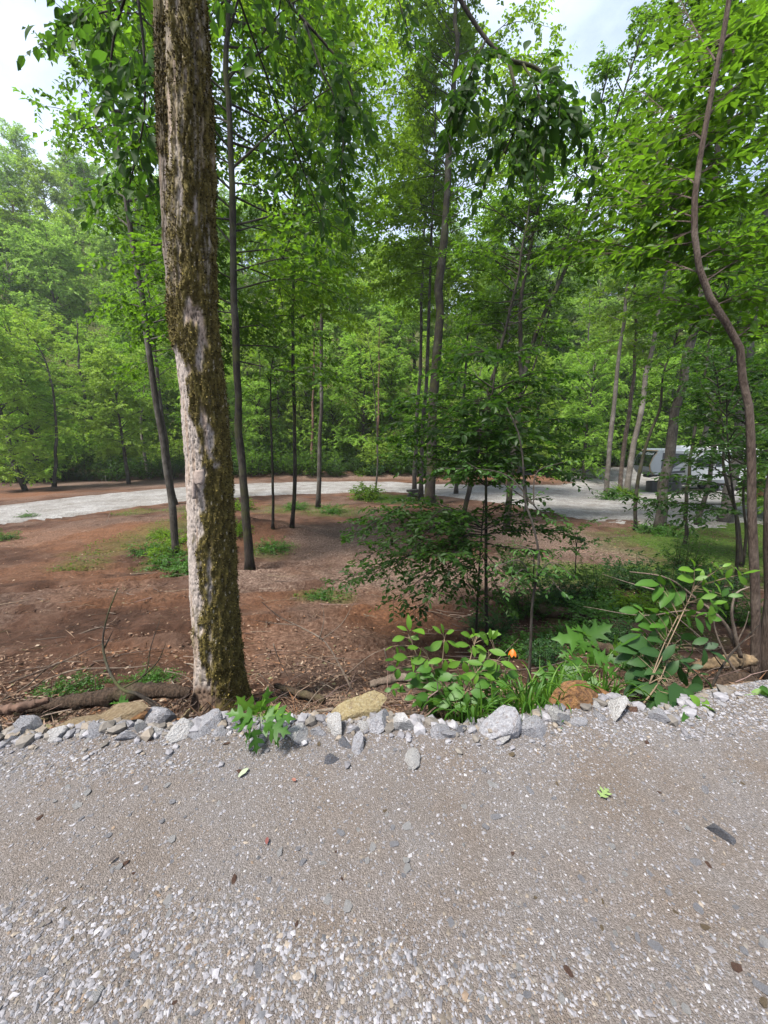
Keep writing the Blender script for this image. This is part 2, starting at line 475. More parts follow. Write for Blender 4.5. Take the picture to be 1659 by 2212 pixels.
# places on the ground, read once from the photograph
def gb(px, py, rpx, rpy):
    c = G(px, py); e = G(px + rpx, py); f1, f2 = G(px, py - rpy), G(px, py + rpy)
    return c[0], c[1], abs(e[0] - c[0]), abs(f1[1] - f2[1]) / 2
GREEN = [gb(355, 1150, 42, 40), gb(362, 1212, 48, 22), gb(300, 1106, 40, 6), gb(430, 1100, 60, 10), gb(720, 1105, 60, 10), gb(590, 1190, 50, 18),
         gb(1580, 1190, 200, 50), gb(1480, 1240, 150, 30), gb(840, 1078, 50, 9), gb(1640, 1150, 120, 40), gb(180, 1220, 60, 14), gb(640, 1098, 80, 10),
         gb(1330, 1330, 130, 60), gb(700, 1290, 60, 10), gb(1240, 1240, 120, 25)]
CLAY = [gb(560, 1420, 80, 60), gb(250, 1150, 90, 30), gb(90, 1160, 110, 20), gb(540, 1360, 120, 30), gb(1160, 1008, 140, 14), gb(40, 1072, 90, 8), gb(850, 1330, 90, 30), gb(1000, 1026, 260, 9)]
LITT = [gb(1240, 1180, 110, 34), gb(1150, 1150, 120, 30), gb(760, 1160, 120, 40), gb(300, 1045, 250, 10), gb(850, 1240, 160, 40), gb(1130, 1240, 200, 40), gb(1650, 1090, 80, 20), gb(560, 1250, 120, 30), gb(780, 1028, 160, 9)]

def soil_tint(x, y):
    c = np.zeros_like(x); g = np.zeros_like(x); t = np.zeros_like(x)
    for i, q in enumerate(CLAY): c = np.maximum(c, 0.6 * blob(x, y, *q, soft=0.5, seed=20 + i))
    for i, q in enumerate(GREEN): g = np.maximum(g, (.35 if i in (0, 1, 2, 3, 4, 5, 10, 11, 13) else .9) * blob(x, y, *q, soft=0.4, seed=40 + i))
    for i, q in enumerate(LITT): t = np.maximum(t, 0.85 * blob(x, y, *q, soft=0.5, seed=60 + i))
    far = sm(46, 54, y)
    g = np.maximum(g, far * 0.6)
    t = np.maximum(t, 0.4 * sm(0.55, 0.68, fbm(x / 2.3, y / 2.3, 33)))
    c = np.maximum(c, 0.35 * sm(0.52, 0.66, fbm(x / 3.1, y / 1.9, 35)) * (x < 3))
    return np.stack([c, g, t], -1)

TRACKS = [((-7.5, 6.5), (-1.0, 8.5)), ((-8.5, 8.0), (-2.0, 10.5)), ((-0.8, 5.0), (2.4, 6.4)), ((-9, 9.6), (-3.4, 12.6)), ((-0.2, 6.6), (2.4, 8.0)), ((-5, 5.2), (0.0, 6.9)), ((-9.5, 12), (-5, 14.5))]
def ruts(x, y):
    z = np.zeros_like(x)
    for (x0, y0), (x1, y1) in TRACKS:
        dx, dy = x1 - x0, y1 - y0; L = math.hypot(dx, dy)
        s = ((x - x0) * dx + (y - y0) * dy) / L; q = (-(x - x0) * dy + (y - y0) * dx) / L + 0.15 * np.sin(s * 0.9)
        on = sm(-0.3, 0.5, s) * (1 - sm(L - 0.5, L + 0.3, s))
        w = np.exp(-(q / 0.2) ** 2)
        z += on * (-0.12 * w + 0.10 * np.exp(-((np.abs(q) - 0.32) / 0.1) ** 2) + 0.03 * w * np.sin(s * 2 * np.pi / 0.19 + 3 * np.abs(q)))
    return z

def build_ground():
    ys = np.concatenate([np.linspace(-0.12, 0.0, 2), np.geomspace(0.04, 1.2, 40), np.geomspace(1.25, 14, 330), np.geomspace(14.2, 60, 150), np.geomspace(61.5, 420, 70)])
    us = np.sign(np.linspace(-1, 1, 401)) * np.abs(np.linspace(-1, 1, 401)) ** 1.15
    D, U = np.meshgrid(ys, us, indexing='ij')
    X = U * (6.0 + D * 1.28)
    Y = edge(X) + D
    Z = zg(X, Y)
    near = sm(0.3, 1.5, D) * (1 - sm(16, 24, D))
    Z = Z + near * (0.15 * (fbm(X / 0.35, Y / 0.35, 11) - 0.5) + ruts(X, Y) + 0.05 * (fbm(X / 0.9, Y / 0.14, 12, 3) - 0.5))
    Z = np.where(D < 0.0, Z - 0.12, Z)
    r, c = X.shape
    i = np.arange(r * c).reshape(r, c)
    f = np.stack([i[:-1, :-1], i[:-1, 1:], i[1:, 1:], i[1:, :-1]], -1).reshape(-1, 4)
    b = MB(); b.add(np.stack([X, Y, Z], -1), f, soil_tint(X, Y).reshape(-1, 3))
    return b.build('ground', ground_mat(), smooth=True, kind='structure')
build_ground()

def pad_mat():
    m, n, l = mat_new('gravel_fines')
    out = N(n, 'ShaderNodeOutputMaterial'); bs = N(n, 'ShaderNodeBsdfPrincipled', Roughness=0.92)
    bs.inputs['Specular IOR Level'].default_value = 0.2
    tc = N(n, 'ShaderNodeTexCoord')
    a = N(n, 'ShaderNodeTexNoise', Scale=2.3, Detail=6, Roughness=0.6); l.new(tc.outputs['Object'], a.inputs['Vector'])
    v = N(n, 'ShaderNodeTexVoronoi', Scale=230.0); l.new(tc.outputs['Object'], v.inputs['Vector'])
    b = N(n, 'ShaderNodeTexNoise', Scale=130.0, Detail=4, Roughness=0.7); l.new(tc.outputs['Object'], b.inputs['Vector'])
    base = ramp(n, l, a.outputs['Fac'], [(0.35, (0.122, 0.102, 0.088)), (0.6, (0.133, 0.122, 0.118))])
    sepv = N(n, 'ShaderNodeSeparateColor'); l.new(v.outputs['Color'], sepv.inputs[0])
    g = ramp(n, l, sepv.outputs[0], [(0.0, (0.75, 0.73, 0.71)), (0.7, (1.0, 0.99, 0.98)), (1.0, (1.45, 1.45, 1.5))])
    mx = N(n, 'ShaderNodeMixRGB', blend_type='MULTIPLY'); mx.inputs['Fac'].default_value = 0.9
    l.new(base, mx.inputs['Color1']); l.new(g, mx.inputs['Color2']); l.new(mx.outputs[0], bs.inputs['Base Color'])
    ad = N(n, 'ShaderNodeMath', operation='SUBTRACT'); l.new(b.outputs['Fac'], ad.inputs[0]); l.new(v.outputs['Distance'], ad.inputs[1])
    bp = N(n, 'ShaderNodeBump', Strength=0.9, Distance=0.006); l.new(ad.outputs[0], bp.inputs['Height'])
    l.new(bp.outputs[0], bs.inputs['Normal']); l.new(bs.outputs[0], out.inputs['Surface'])
    return m

def build_pad():
    xs = np.concatenate([np.linspace(-45, -4.2, 40), np.linspace(-4, 4, 220), np.linspace(4.2, 45, 40)])
    t = np.concatenate([np.linspace(-30, -4, 20), np.linspace(-3.8, -0.3, 90), np.linspace(-0.27, 0.34, 26)])
    T, X = np.meshgrid(t, xs, indexing='ij')
    Y = edge(X) + T
    Z = zg(X, Y) + 0.02 + 0.022 * (fbm(X / 0.22, Y / 0.22, 14) - 0.5) * (np.abs(X) < 5)
    Z = Z - 0.06 * sm(0.24, 0.34, T)
    r, c = X.shape; i = np.arange(r * c).reshape(r, c)
    f = np.stack([i[:-1, :-1], i[:-1, 1:], i[1:, 1:], i[1:, :-1]], -1).reshape(-1, 4)
    b = MB(); b.add(np.stack([X, Y, Z], -1), f)
    return b.build('gravel_pad', pad_mat(), smooth=True, kind='structure')
pad = build_pad()
def zpad(x, y):
    x = np.asarray(x, float)
    return zg(x, y) + 0.02 + 0.022 * (fbm(x / 0.22, np.asarray(y) / 0.22, 14) - 0.5) - 0.06 * sm(0.24, 0.34, y - edge(x))

# ------------------------------------------------------------------ stones
OCT_V = np.array([[1, 0, 0], [-1, 0, 0], [0, 1, 0], [0, -1, 0], [0, 0, 1], [0, 0, -1]], float)
OCT_F = np.array([[0, 2, 4], [2, 1, 4], [1, 3, 4], [3, 0, 4], [2, 0, 5], [1, 2, 5], [3, 1, 5], [0, 3, 5]])
PAL = np.array([(.365, .355, .385), (.45, .44, .475), (.49, .48, .51), (.30, .27, .24), (.40, .34, .28), (.22, .225, .25), (.34, .25, .18), (.49, .48, .49), (.25, .22, .21)])
PALW = np.array([.28, .24, .12, .10, .07, .08, .02, .03, .06])

def pebbles(mb, x, y, z, size, rng, flat=0.5):
    n = len(x)
    v = OCT_V[None] * (1 + 0.55 * (rng.random((n, 6, 1)) - 0.5)) + 0.25 * (rng.random((n, 6, 3)) - 0.5)
    s = size[:, None] * np.stack([0.7 + 0.6 * rng.random(n), 0.55 + 0.5 * rng.random(n), flat * (0.6 + 0.7 * rng.random(n))], 1)
    v = v * s[:, None, :]
    tx = rng.normal(0, 0.2, n); a = rng.random(n) * 6.283
    ca, sa, ct, st = np.cos(a), np.sin(a), np.cos(tx), np.sin(tx)
    y1 = v[..., 1] * ct[:, None] - v[..., 2] * st[:, None]; z1 = v[..., 1] * st[:, None] + v[..., 2] * ct[:, None]
    x2 = v[..., 0] * ca[:, None] - y1 * sa[:, None]; y2 = v[..., 0] * sa[:, None] + y1 * ca[:, None]
    V = np.stack([x2 + x[:, None], y2 + y[:, None], z1 + z[:, None]], -1)
    F = (OCT_F[None] + (np.arange(n) * 6)[:, None, None]).reshape(-1, 3)
    c = PAL[rng.choice(len(PAL), n, p=PALW)] * (0.25 + 0.28 * rng.random((n, 1)))
    mb.add(V.reshape(-1, 3), F, np.repeat(c, 6, 0))

def scatter_gravel():
    rng = np.random.default_rng(21)
    b = MB()
    for n, x0, x1, y0, y1, lo, hi, pw in ((85000, -2.6, 2.7, 0.45, 2.5, .0026, .0072, 1.3), (30000, -2.6, 2.7, 0.45, 2.5, .005, .0112, 1.8), (1200, -2.6, 2.7, 0.45, 2.5, .008, .0118, 2.0), (12000, -7, 7, -3, 2.6, .006, .014, 2.0)):
        x = rng.uniform(x0, x1, n); y = rng.uniform(y0, y1, n)
        d = y - edge(x)
        band = fbm(x / 1.6, y / 0.40, 31, 4)
        dens = 0.40 + 0.62 * sm(0.42, 0.60, band) + 0.8 * sm(-0.5, -0.1, d) + 0.7 * sm(1.15, 0.7, y)
        k = (d < 0.3) & (rng.random(n) < dens * (1 if lo < .002 else .75))
        x, y = x[k], y[k]
        s = lo + (hi - lo) * rng.random(len(x)) ** pw
        s = s * (.8 + .35 * sm(.42, .6, band[k]))
        pebbles(b, x, y, zpad(x, y) + s * 0.16, s, rng, .42 if lo > .002 else .55)
    b.build('gravel', tint_mat('pebble_stone', nscale=90, bump=0.15), pad, kind='stuff')
scatter_gravel()

def ico(sub):
    import bmesh
    bm = bmesh.new(); bmesh.ops.create_icosphere(bm, subdivisions=sub, radius=1)
    v = np.array([q.co[:] for q in bm.verts]); f = np.array([[q.index for q in p.verts] for p in bm.faces]); bm.free()
    return v, f
ICO1, ICO2, ICO3, ICO4 = ico(1), ico(2), ico(3), ico(4)

def rock_mesh(name, seed, sub=ICO3, planes=9, squash=(1, .8, .62), rough=0.05, lo=.45, hi=.8):
    rng = np.random.default_rng(seed)
    v, f = sub[0].copy(), sub[1]
    for _ in range(planes):
        nrm = rng.normal(size=3); nrm /= np.linalg.norm(nrm)
        d = rng.uniform(lo, hi)
        h = v @ nrm - d
        v = v - np.where(h > 0, h, 0)[:, None] * nrm
    nn = fbm(v[:, 0] * 2 + v[:, 2] * 1.3 + 9, v[:, 1] * 2 - v[:, 2] + 5, seed, 4) - 0.5 + .5 * (fbm(v[:, 0] * 7 + v[:, 2] * 5, v[:, 1] * 7 - v[:, 2] * 4, seed + 3, 3) - .5)
    v = v * (1 + rough * 2 * nn[:, None]) * np.array(squash) * (1.25 if lo > .4 else 1.55)
    b = MB(); b.add(v, f); return b.mesh(name, False)

GREY_ROCK = rock_mat('grey_limestone', (0.1613, 0.1613, 0.1786), (0.2766, 0.2766, 0.2998), (0.4151, 0.4151, 0.4381))
PALE_ROCK = rock_mat('pale_limestone', (0.2538, 0.2478, 0.2478), (0.3919, 0.3862, 0.3862), (0.5304, 0.5187, 0.5072))
TAN_ROCK = rock_mat('tan_sandstone', (0.10, 0.072, 0.045), (0.18, 0.135, 0.08), (0.25, 0.21, 0.145), speck=(0.12, 0.085, 0.055))
YEL_ROCK = rock_mat('yellow_sandstone', (0.15, 0.115, 0.065), (0.26, 0.21, 0.11), (0.31, 0.285, 0.21), speck=(0.15, 0.11, 0.07))
ORG_ROCK = rock_mat('orange_sandstone', (0.0619, 0.0344, 0.0241), (0.1720, 0.0860, 0.0344), (0.2339, 0.1376, 0.0585), scale=6, speck=(0.1101, 0.0619, 0.0413))
RED_ROCK = rock_mat('red_stone', (0.0688, 0.0344, 0.0241), (0.1170, 0.0619, 0.0413), (0.1651, 0.1032, 0.0757))
DARK_ROCK = rock_mat('blue_grey_stone', (0.0558, 0.0603, 0.0743), (0.1115, 0.1161, 0.1347), (0.2044, 0.2136, 0.2322))
BR = [rock_mesh('rock', 100 + i, planes=13, rough=.07, lo=.36, hi=.7, squash=[(1, .8, .62), (1, .7, .75), (.9, .85, .55), (1, .6, .5)][i % 4]) for i in range(10)]
SMALL = [rock_mesh('stone', 200 + i, ICO2, 9, (1, .75, .45), 0.06, .4, .75) for i in range(8)]

def put(o, loc, scale, rot):
    o.location = [float(c) for c in loc]; o.scale = [float(s) for s in scale]; o.rotation_euler = [float(r) for r in rot]

ROCKMESH = {}
def rock_obj(name, proto, mat):
    key = (proto, mat.name)
    if key not in ROCKMESH:
        me = BR[proto].copy(); me.materials.clear(); me.materials.append(mat); ROCKMESH[key] = me
    o = bpy.data.objects.new(name, ROCKMESH[key]); COL.objects.link(o); return o

# px, py (centre), half width px, half height px, kind, turn, label
EDGE_ROCKS = [
 (45, 1580, 40, 15, 'g', .2, 'flat blue grey rock beside the tan slab'), (72, 1553, 34, 26, 'y', .5, 'yellowish pointed rock at the near end of the stone row'),
 (118, 1588, 24, 14, 'w', 1.2, 'small pale rock below the yellowish pointed rock'), (170, 1590, 30, 20, 'w', 2.2, 'rough white rock below the long tan slab'),
 (205, 1598, 26, 12, 'g', 0.3, 'flat grey rock next to the rough white rock'), (228, 1580, 22, 14, 'w', 1.1, 'pale round rock at the middle of the long tan slab'),
 (258, 1568, 24, 16, 'g', 0.9, 'grey rock touching the foot of the long tan slab'), (268, 1592, 28, 13, 'g', 2.9, 'low grey rock sunk in the gravel below the tan slab'),
 (298, 1572, 18, 24, 'w', 1.7, 'upright pale rock just past the tan slab'), (338, 1556, 32, 26, 'g', 0.4, 'large grey rock peaking left of the mossy tree'),
 (330, 1590, 30, 14, 'w', 2.4, 'flat pale rock in front of the peaked grey rock'), (322, 1606, 10, 8, 'r', 0.4, 'small rust coloured stone among grey rocks'),
 (388, 1574, 34, 22, 'w', 1.0, 'broad pale grey rock below the small yellow rock'), (392, 1556, 26, 16, 'y', 0.2, 'small yellow rock topping the grey stones'),
 (438, 1572, 30, 18, 'g', 1.9, 'grey rock at the foot of the mossy tree'), (420, 1598, 24, 12, 'g', 0.7, 'low grey stone under the mossy tree rocks'),
 (470, 1585, 22, 20, 'g', 2.6, 'angular grey rock beside the lobed green seedling'), (512, 1566, 26, 22, 'd', 0.1, 'dark blue grey rock behind the lobed green seedling'),
 (488, 1608, 12, 9, 'r', 1.1, 'brown stone under the lobed green seedling'), (640, 1590, 30, 16, 'w', 1.4, 'low pale rock between the seedling and the yellow boulder'),
 (682, 1588, 26, 20, 'g', 0.5, 'grey rock touching the yellow boulder near the seedling'), (722, 1578, 22, 22, 'w', 2.0, 'small white rock under the big yellow boulder'),
 (758, 1580, 22, 14, 'g', 2.7, 'small grey stone wedged below the yellow boulder'), (818, 1560, 42, 28, 'g', 0.9, 'large grey rock against the yellow boulder'),
 (784, 1574, 18, 14, 'w', 1.6, 'whitish stone in front of the large grey rock'), (806, 1582, 14, 12, 'w', 0.2, 'creamy pointed stone in front of the large grey rock'),
 (872, 1576, 38, 22, 'w', 0.4, 'wide pale rock next to the large grey rock'), (905, 1586, 24, 14, 'g', 1.3, 'flat grey stone at the end of the wide pale rock'),
 (946, 1580, 26, 24, 'g', 2.2, 'rounded grey rock before the box elder bush'), (972, 1592, 18, 12, 'g', 0.3, 'small grey stone between two rounded rocks'),
 (998, 1582, 22, 18, 'd', 1.5, 'rounded dark grey rock before the grass clump'), (1065, 1592, 46, 20, 'g', 0.1, 'broad flat grey slab rock before the grass'),
 (1082, 1608, 34, 10, 'w', 0.6, 'thin white flat stone in front of the broad slab'), (1112, 1580, 22, 14, 'o', 2.4, 'small orange stone behind the broad slab'),
 (1159, 1570, 34, 26, 'g', 0.8, 'grey dome shaped rock short of the orange boulder'), (1212, 1550, 32, 34, 'w', 1.8, 'tall pale grey rock leaning on the orange boulder'),
 (1255, 1570, 26, 16, 'g', 2.9, 'grey rock on the gravel mound below the orange boulder'), (1298, 1530, 22, 14, 'w', 0.5, 'pale stone on top of the gravel mound'),
 (1330, 1532, 34, 14, 'w', 1.1, 'flat pale stone along the top of the gravel mound'), (1362, 1536, 18, 9, 'r', 0.9, 'red brown stone on the gravel mound'),
 (1432, 1552, 36, 22, 'g', 2.5, 'grey pointed rock at the far end of the gravel mound'), (1300, 1556, 18, 12, 'g', 1.4, 'little grey stone on the face of the gravel mound'),
 (710, 1645, 26, 20, 'd', 0.6, 'dark blue stone bedded in the gravel below the yellow boulder'), (772, 1620, 24, 16, 'g', 1.2, 'grey pitted stone lying in the gravel below the boulder'),
 (885, 1640, 30, 16, 'w', 2.1, 'pale oval stone lying flat in the gravel'), (742, 1612, 20, 12, 'd', 2.7, 'small dark slaty stone in the gravel'),
 (640, 1612, 16, 12, 'g', 0.7, 'loose grey stone at the gravel edge past the seedling'), (560, 1612, 16, 12, 'w', 0.7, 'loose pale stone under the seedling leaves'),
 (1560, 1805, 26, 16, 'd', 0.3, 'dark grey stone alone on the gravel'), (20, 1600, 26, 16, 'd', 1.3, 'dark grey rock at the very start of the stone row'),
]
KIND = {'g': GREY_ROCK, 'w': PALE_ROCK, 'y': YEL_ROCK, 't': TAN_ROCK, 'o': ORG_ROCK, 'r': RED_ROCK, 'd': DARK_ROCK}
for i, (px, py, hw, hh, k, tr, lab) in enumerate(EDGE_ROCKS):
    foot = G(px, py + hh * 0.7)
    dp = depth_of(foot)
    w = hw * dp / 830; h = hh * dp / 830 * 1.15
    o = rock_obj('rock', i % 10, KIND[k])
    f_ = .90 + .2 * math.sin(i * 3.7)
    put(o, (foot[0], foot[1] + w * (.45 + .25 * math.sin(i * 5.1)), foot[2] + h * 0.34), (w * 1.02 * f_, w * 0.9 * f_, h * 1.35 * f_), (0.8 * math.sin(i * 2.1), 0.8 * math.cos(i * 1.7), tr))
    tag(o, lab, 'rock', 'rocks along the gravel edge')
# filler stones of the same row
rng = np.random.default_rng(5)
fill = MB()
for i in range(760):
    x = rng.uniform(-2.6, 2.2); y = float(edge(x)) + rng.normal(0.02, 0.09)
    s = 0.012 + 0.036 * rng.random() ** 2 * (1 if y > float(edge(x)) - .06 else .35)
    v, f = ICO1[0].copy(), ICO1[1]
    for _ in range(5):
        nrm = rng.normal(size=3); nrm /= np.linalg.norm(nrm); hh = v @ nrm - rng.uniform(.45, .8); v = v - np.where(hh > 0, hh, 0)[:, None] * nrm
    v = v * s * np.array([1.2, .9, .7]); a = rng.uniform(0, 6.28)
    v = np.stack([v[:, 0] * math.cos(a) - v[:, 1] * math.sin(a), v[:, 0] * math.sin(a) + v[:, 1] * math.cos(a), v[:, 2]], 1)
    fill.add(v + np.array([x, y, float(zpad(x, y)) + s * 0.3]), f, PAL[rng.choice(5)] * rng.uniform(.28, .48))
fill.build('rubble', tint_mat('rubble_stone', nscale=30), pad, kind='stuff')

# the big ones
def boulder(lab, seed, mat, loc, size, rot, squash=(1, .8, .7)):
    o = link_mesh('boulder', rock_mesh('boulder', seed, ICO4, 16, squash, 0.12, .34, .62), mat)
    put(o, loc, size, rot); tag(o, lab, 'boulder', 'large stones along the gravel edge'); return o
q = P(765, 1540, 2.02); boulder('big yellow sandstone boulder in the middle of the stone row', 311, YEL_ROCK, q, (.15, .12, .13), (0, .1, .3))
q = P(808, 1545, 2.12); boulder('cream coloured boulder leaning behind the big yellow boulder', 312, PALE_ROCK, q, (.10, .1, .11), (0, -.1, 1.3))
q = P(1254, 1530, 2.04); boulder('rusty orange boulder set in the gravel mound', 313, ORG_ROCK, q, (.155, .12, .155), (.1, .1, .2))
q = P(1320, 1512, 2.16); boulder('brown weathered boulder behind the rusty orange boulder', 314, ORG_ROCK, q, (.13, .1, .085), (.1, .45, .2))
q = P(1545, 1555, 2.06); boulder('ochre ledge stone half buried in gravel beside the round leaf seedling', 315, TAN_ROCK, q, (.30, .17, .10), (.1, -.32, .25))
q = P(245, 1548, 2.02); o = boulder('long tan sandstone slab tilted up on the stone row', 316, TAN_ROCK, q, (.235, .09, .055), (.15, -.38, .35), (1, .9, .8))
q = P(178, 1568, 1.98); o = boulder('low brown slab lying beside the long tan slab', 317, TAN_ROCK, q, (.20, .1, .045), (.1, -.12, .2), (1, .9, .8))
q = P(300, 1560, 2.15); o = boulder('dark brown slab under the raised end of the tan slab', 318, ORG_ROCK, q, (.15, .1, .06), (.1, -.1, .1), (1, .9, .8))

# the 300 largest stones on the pad, each by itself
rng = np.random.default_rng(77)
stone_mats = [GREY_ROCK, PALE_ROCK, GREY_ROCK, PALE_ROCK, TAN_ROCK, GREY_ROCK, PALE_ROCK, RED_ROCK]
for me, mt in zip(SMALL, stone_mats): me.materials.append(mt)
for i in range(300):
    y = rng.uniform(0.62, 1.95); x = rng.uniform(-1.15, 1.15) * (0.55 + y * 0.62)
    if y > edge(x): continue
    o = bpy.data.objects.new('stone', SMALL[int(rng.integers(8)) if rng.random() < .55 else int(rng.choice([0, 1, 2, 5]))]); COL.objects.link(o); o.parent = pad
    s = 0.006 + 0.011 * rng.random() ** 2.5
    put(o, (x, y, float(zpad(x, y)) + s * .15), (s, s, s), (rng.uniform(-.3, .3), rng.uniform(-.3, .3), rng.uniform(0, 6.28)))

# ------------------------------------------------------------------ gravel road beyond the field
def road_mat():
    m, n, l = mat_new('road_gravel')
    out = N(n, 'ShaderNodeOutputMaterial'); bs = N(n, 'ShaderNodeBsdfPrincipled', Roughness=0.92)
    bs.inputs['Specular IOR Level'].default_value = 0.2
    tc = N(n, 'ShaderNodeTexCoord')
    a = N(n, 'ShaderNodeTexNoise', Scale=0.7, Detail=7, Roughness=0.65); l.new(tc.outputs['Object'], a.inputs['Vector'])
    v = N(n, 'ShaderNodeTexVoronoi', Scale=14.0); l.new(tc.outputs['Object'], v.inputs['Vector'])
    base = ramp(n, l, a.outputs['Fac'], [(0.33, (0.122, 0.110, 0.100)), (0.5, (0.170, 0.162, 0.155)), (0.66, (0.222, 0.216, 0.212))])
    sepv = N(n, 'ShaderNodeSeparateColor'); l.new(v.outputs['Color'], sepv.inputs[0])
    g = ramp(n, l, sepv.outputs[0], [(0.0, (0.65, 0.65, 0.65)), (1.0, (1.3, 1.3, 1.3))])
    mx = N(n, 'ShaderNodeMixRGB', blend_type='MULTIPLY'); mx.inputs['Fac'].default_value = 0.9
    l.new(base, mx.inputs['Color1']); l.new(g, mx.inputs['Color2']); l.new(mx.outputs[0], bs.inputs['Base Color'])
    bp = N(n, 'ShaderNodeBump', Strength=0.9, Distance=0.05); l.new(v.outputs['Distance'], bp.inputs['Height'])
    l.new(bp.outputs[0], bs.inputs['Normal']); l.new(bs.outputs[0], out.inputs['Surface'])
    return m
ROAD = road_mat()
def strip(name, near, far, lift, rows=14, cols=170, rag=0.25, mat=None):
    nx = np.array(near, float); fx = np.array(far, float)
    q = np.linspace(0, 1, cols)
    def along(a):
        s = np.linspace(0, 1, len(a)); c = curve(a, 60); t = np.linspace(0, 1, 60)
        return np.stack([np.interp(q, t, c[:, 0]), np.interp(q, t, c[:, 1])], 1)
    A = np.array([G(*p)[:2] for p in along(nx)]); B = np.array([G(*p)[:2] for p in along(fx)])
    A[:, 1] += rag * (fbm(np.arange(cols) / 3.0, np.zeros(cols), 71) - 0.5) * 2; B[:, 1] += rag * (fbm(np.arange(cols) / 3.0, np.zeros(cols), 72) - 0.5) * 2
    w = np.linspace(0, 1, rows)[:, None, None]
    XY = A[None] * (1 - w) + B[None] * w
    Z = zg(XY[..., 0], XY[..., 1]) + lift
    Z[0] -= 0.12; Z[-1] -= 0.12
    i = np.arange(rows * cols).reshape(rows, cols)
    f = np.stack([i[:-1, :-1], i[:-1, 1:], i[1:, 1:], i[1:, :-1]], -1).reshape(-1, 4)
    b = MB(); b.add(np.concatenate([XY, Z[..., None]], -1), f)
    return b.build(name, mat or ROAD, smooth=True, kind='structure')
strip('road', [(-500, 1200), (-150, 1155), (0, 1136), (150, 1117), (300, 1096), (400, 1083), (530, 1074), (700, 1067), (860, 1064), (1000, 1078), (1100, 1092), (1200, 1113), (1290, 1132), (1420, 1140), (1600, 1140), (1900, 1140)],
      [(-500, 1135), (-150, 1108), (0, 1091), (150, 1074), (280, 1062), (400, 1052), (540, 1044), (700, 1040), (820, 1040), (950, 1046), (1080, 1046), (1200, 1045), (1300, 1038), (1400, 1036), (1600, 1036), (1900, 1036)], 0.07)
strip('gravel_turnout', [(1210, 1036), (1250, 1044), (1300, 1047), (1380, 1048), (1500, 1044)], [(1190, 1019), (1250, 1011), (1300, 1010), (1380, 1008), (1500, 1004)], 0.12, rows=8, cols=60)

# ------------------------------------------------------------------ foliage
def unit(a):
    return a / (np.linalg.norm(a, axis=-1, keepdims=True) + 1e-9)

def leaves(mb, p, d, nrm, L, W, tint, six=False):
    """leaf blades: base point, direction, facing, length, width"""
    d = unit(d); s = unit(np.cross(d, nrm)); n = np.cross(s, d)
    L = L[:, None]; W = W[:, None]
    if not six:
        v = np.stack([p, p + d * L * .42 - s * W * .5 + n * W * .14, p + d * L - n * L * .08, p + d * L * .42 + s * W * .5 + n * W * .14], 1)
        F = np.array([[0, 2, 1], [0, 3, 2]]); k = 4
    else:
        v = np.stack([p, p + d * L * .25 - s * W * .42 + n * W * .1, p + d * L * .62 - s * W * .45 + n * W * .1, p + d * L - n * L * .14,
                      p + d * L * .62 + s * W * .45 + n * W * .1, p + d * L * .25 + s * W * .42 + n * W * .1], 1)
        F = np.array([[0, 2, 1], [0, 3, 2], [0, 4, 3], [0, 5, 4]]); k = 6
    m = len(p)
    f = (F[None] + (np.arange(m) * k)[:, None, None]).reshape(-1, 3)
    mb.add(v.reshape(-1, 3), f, np.repeat(tint, k))

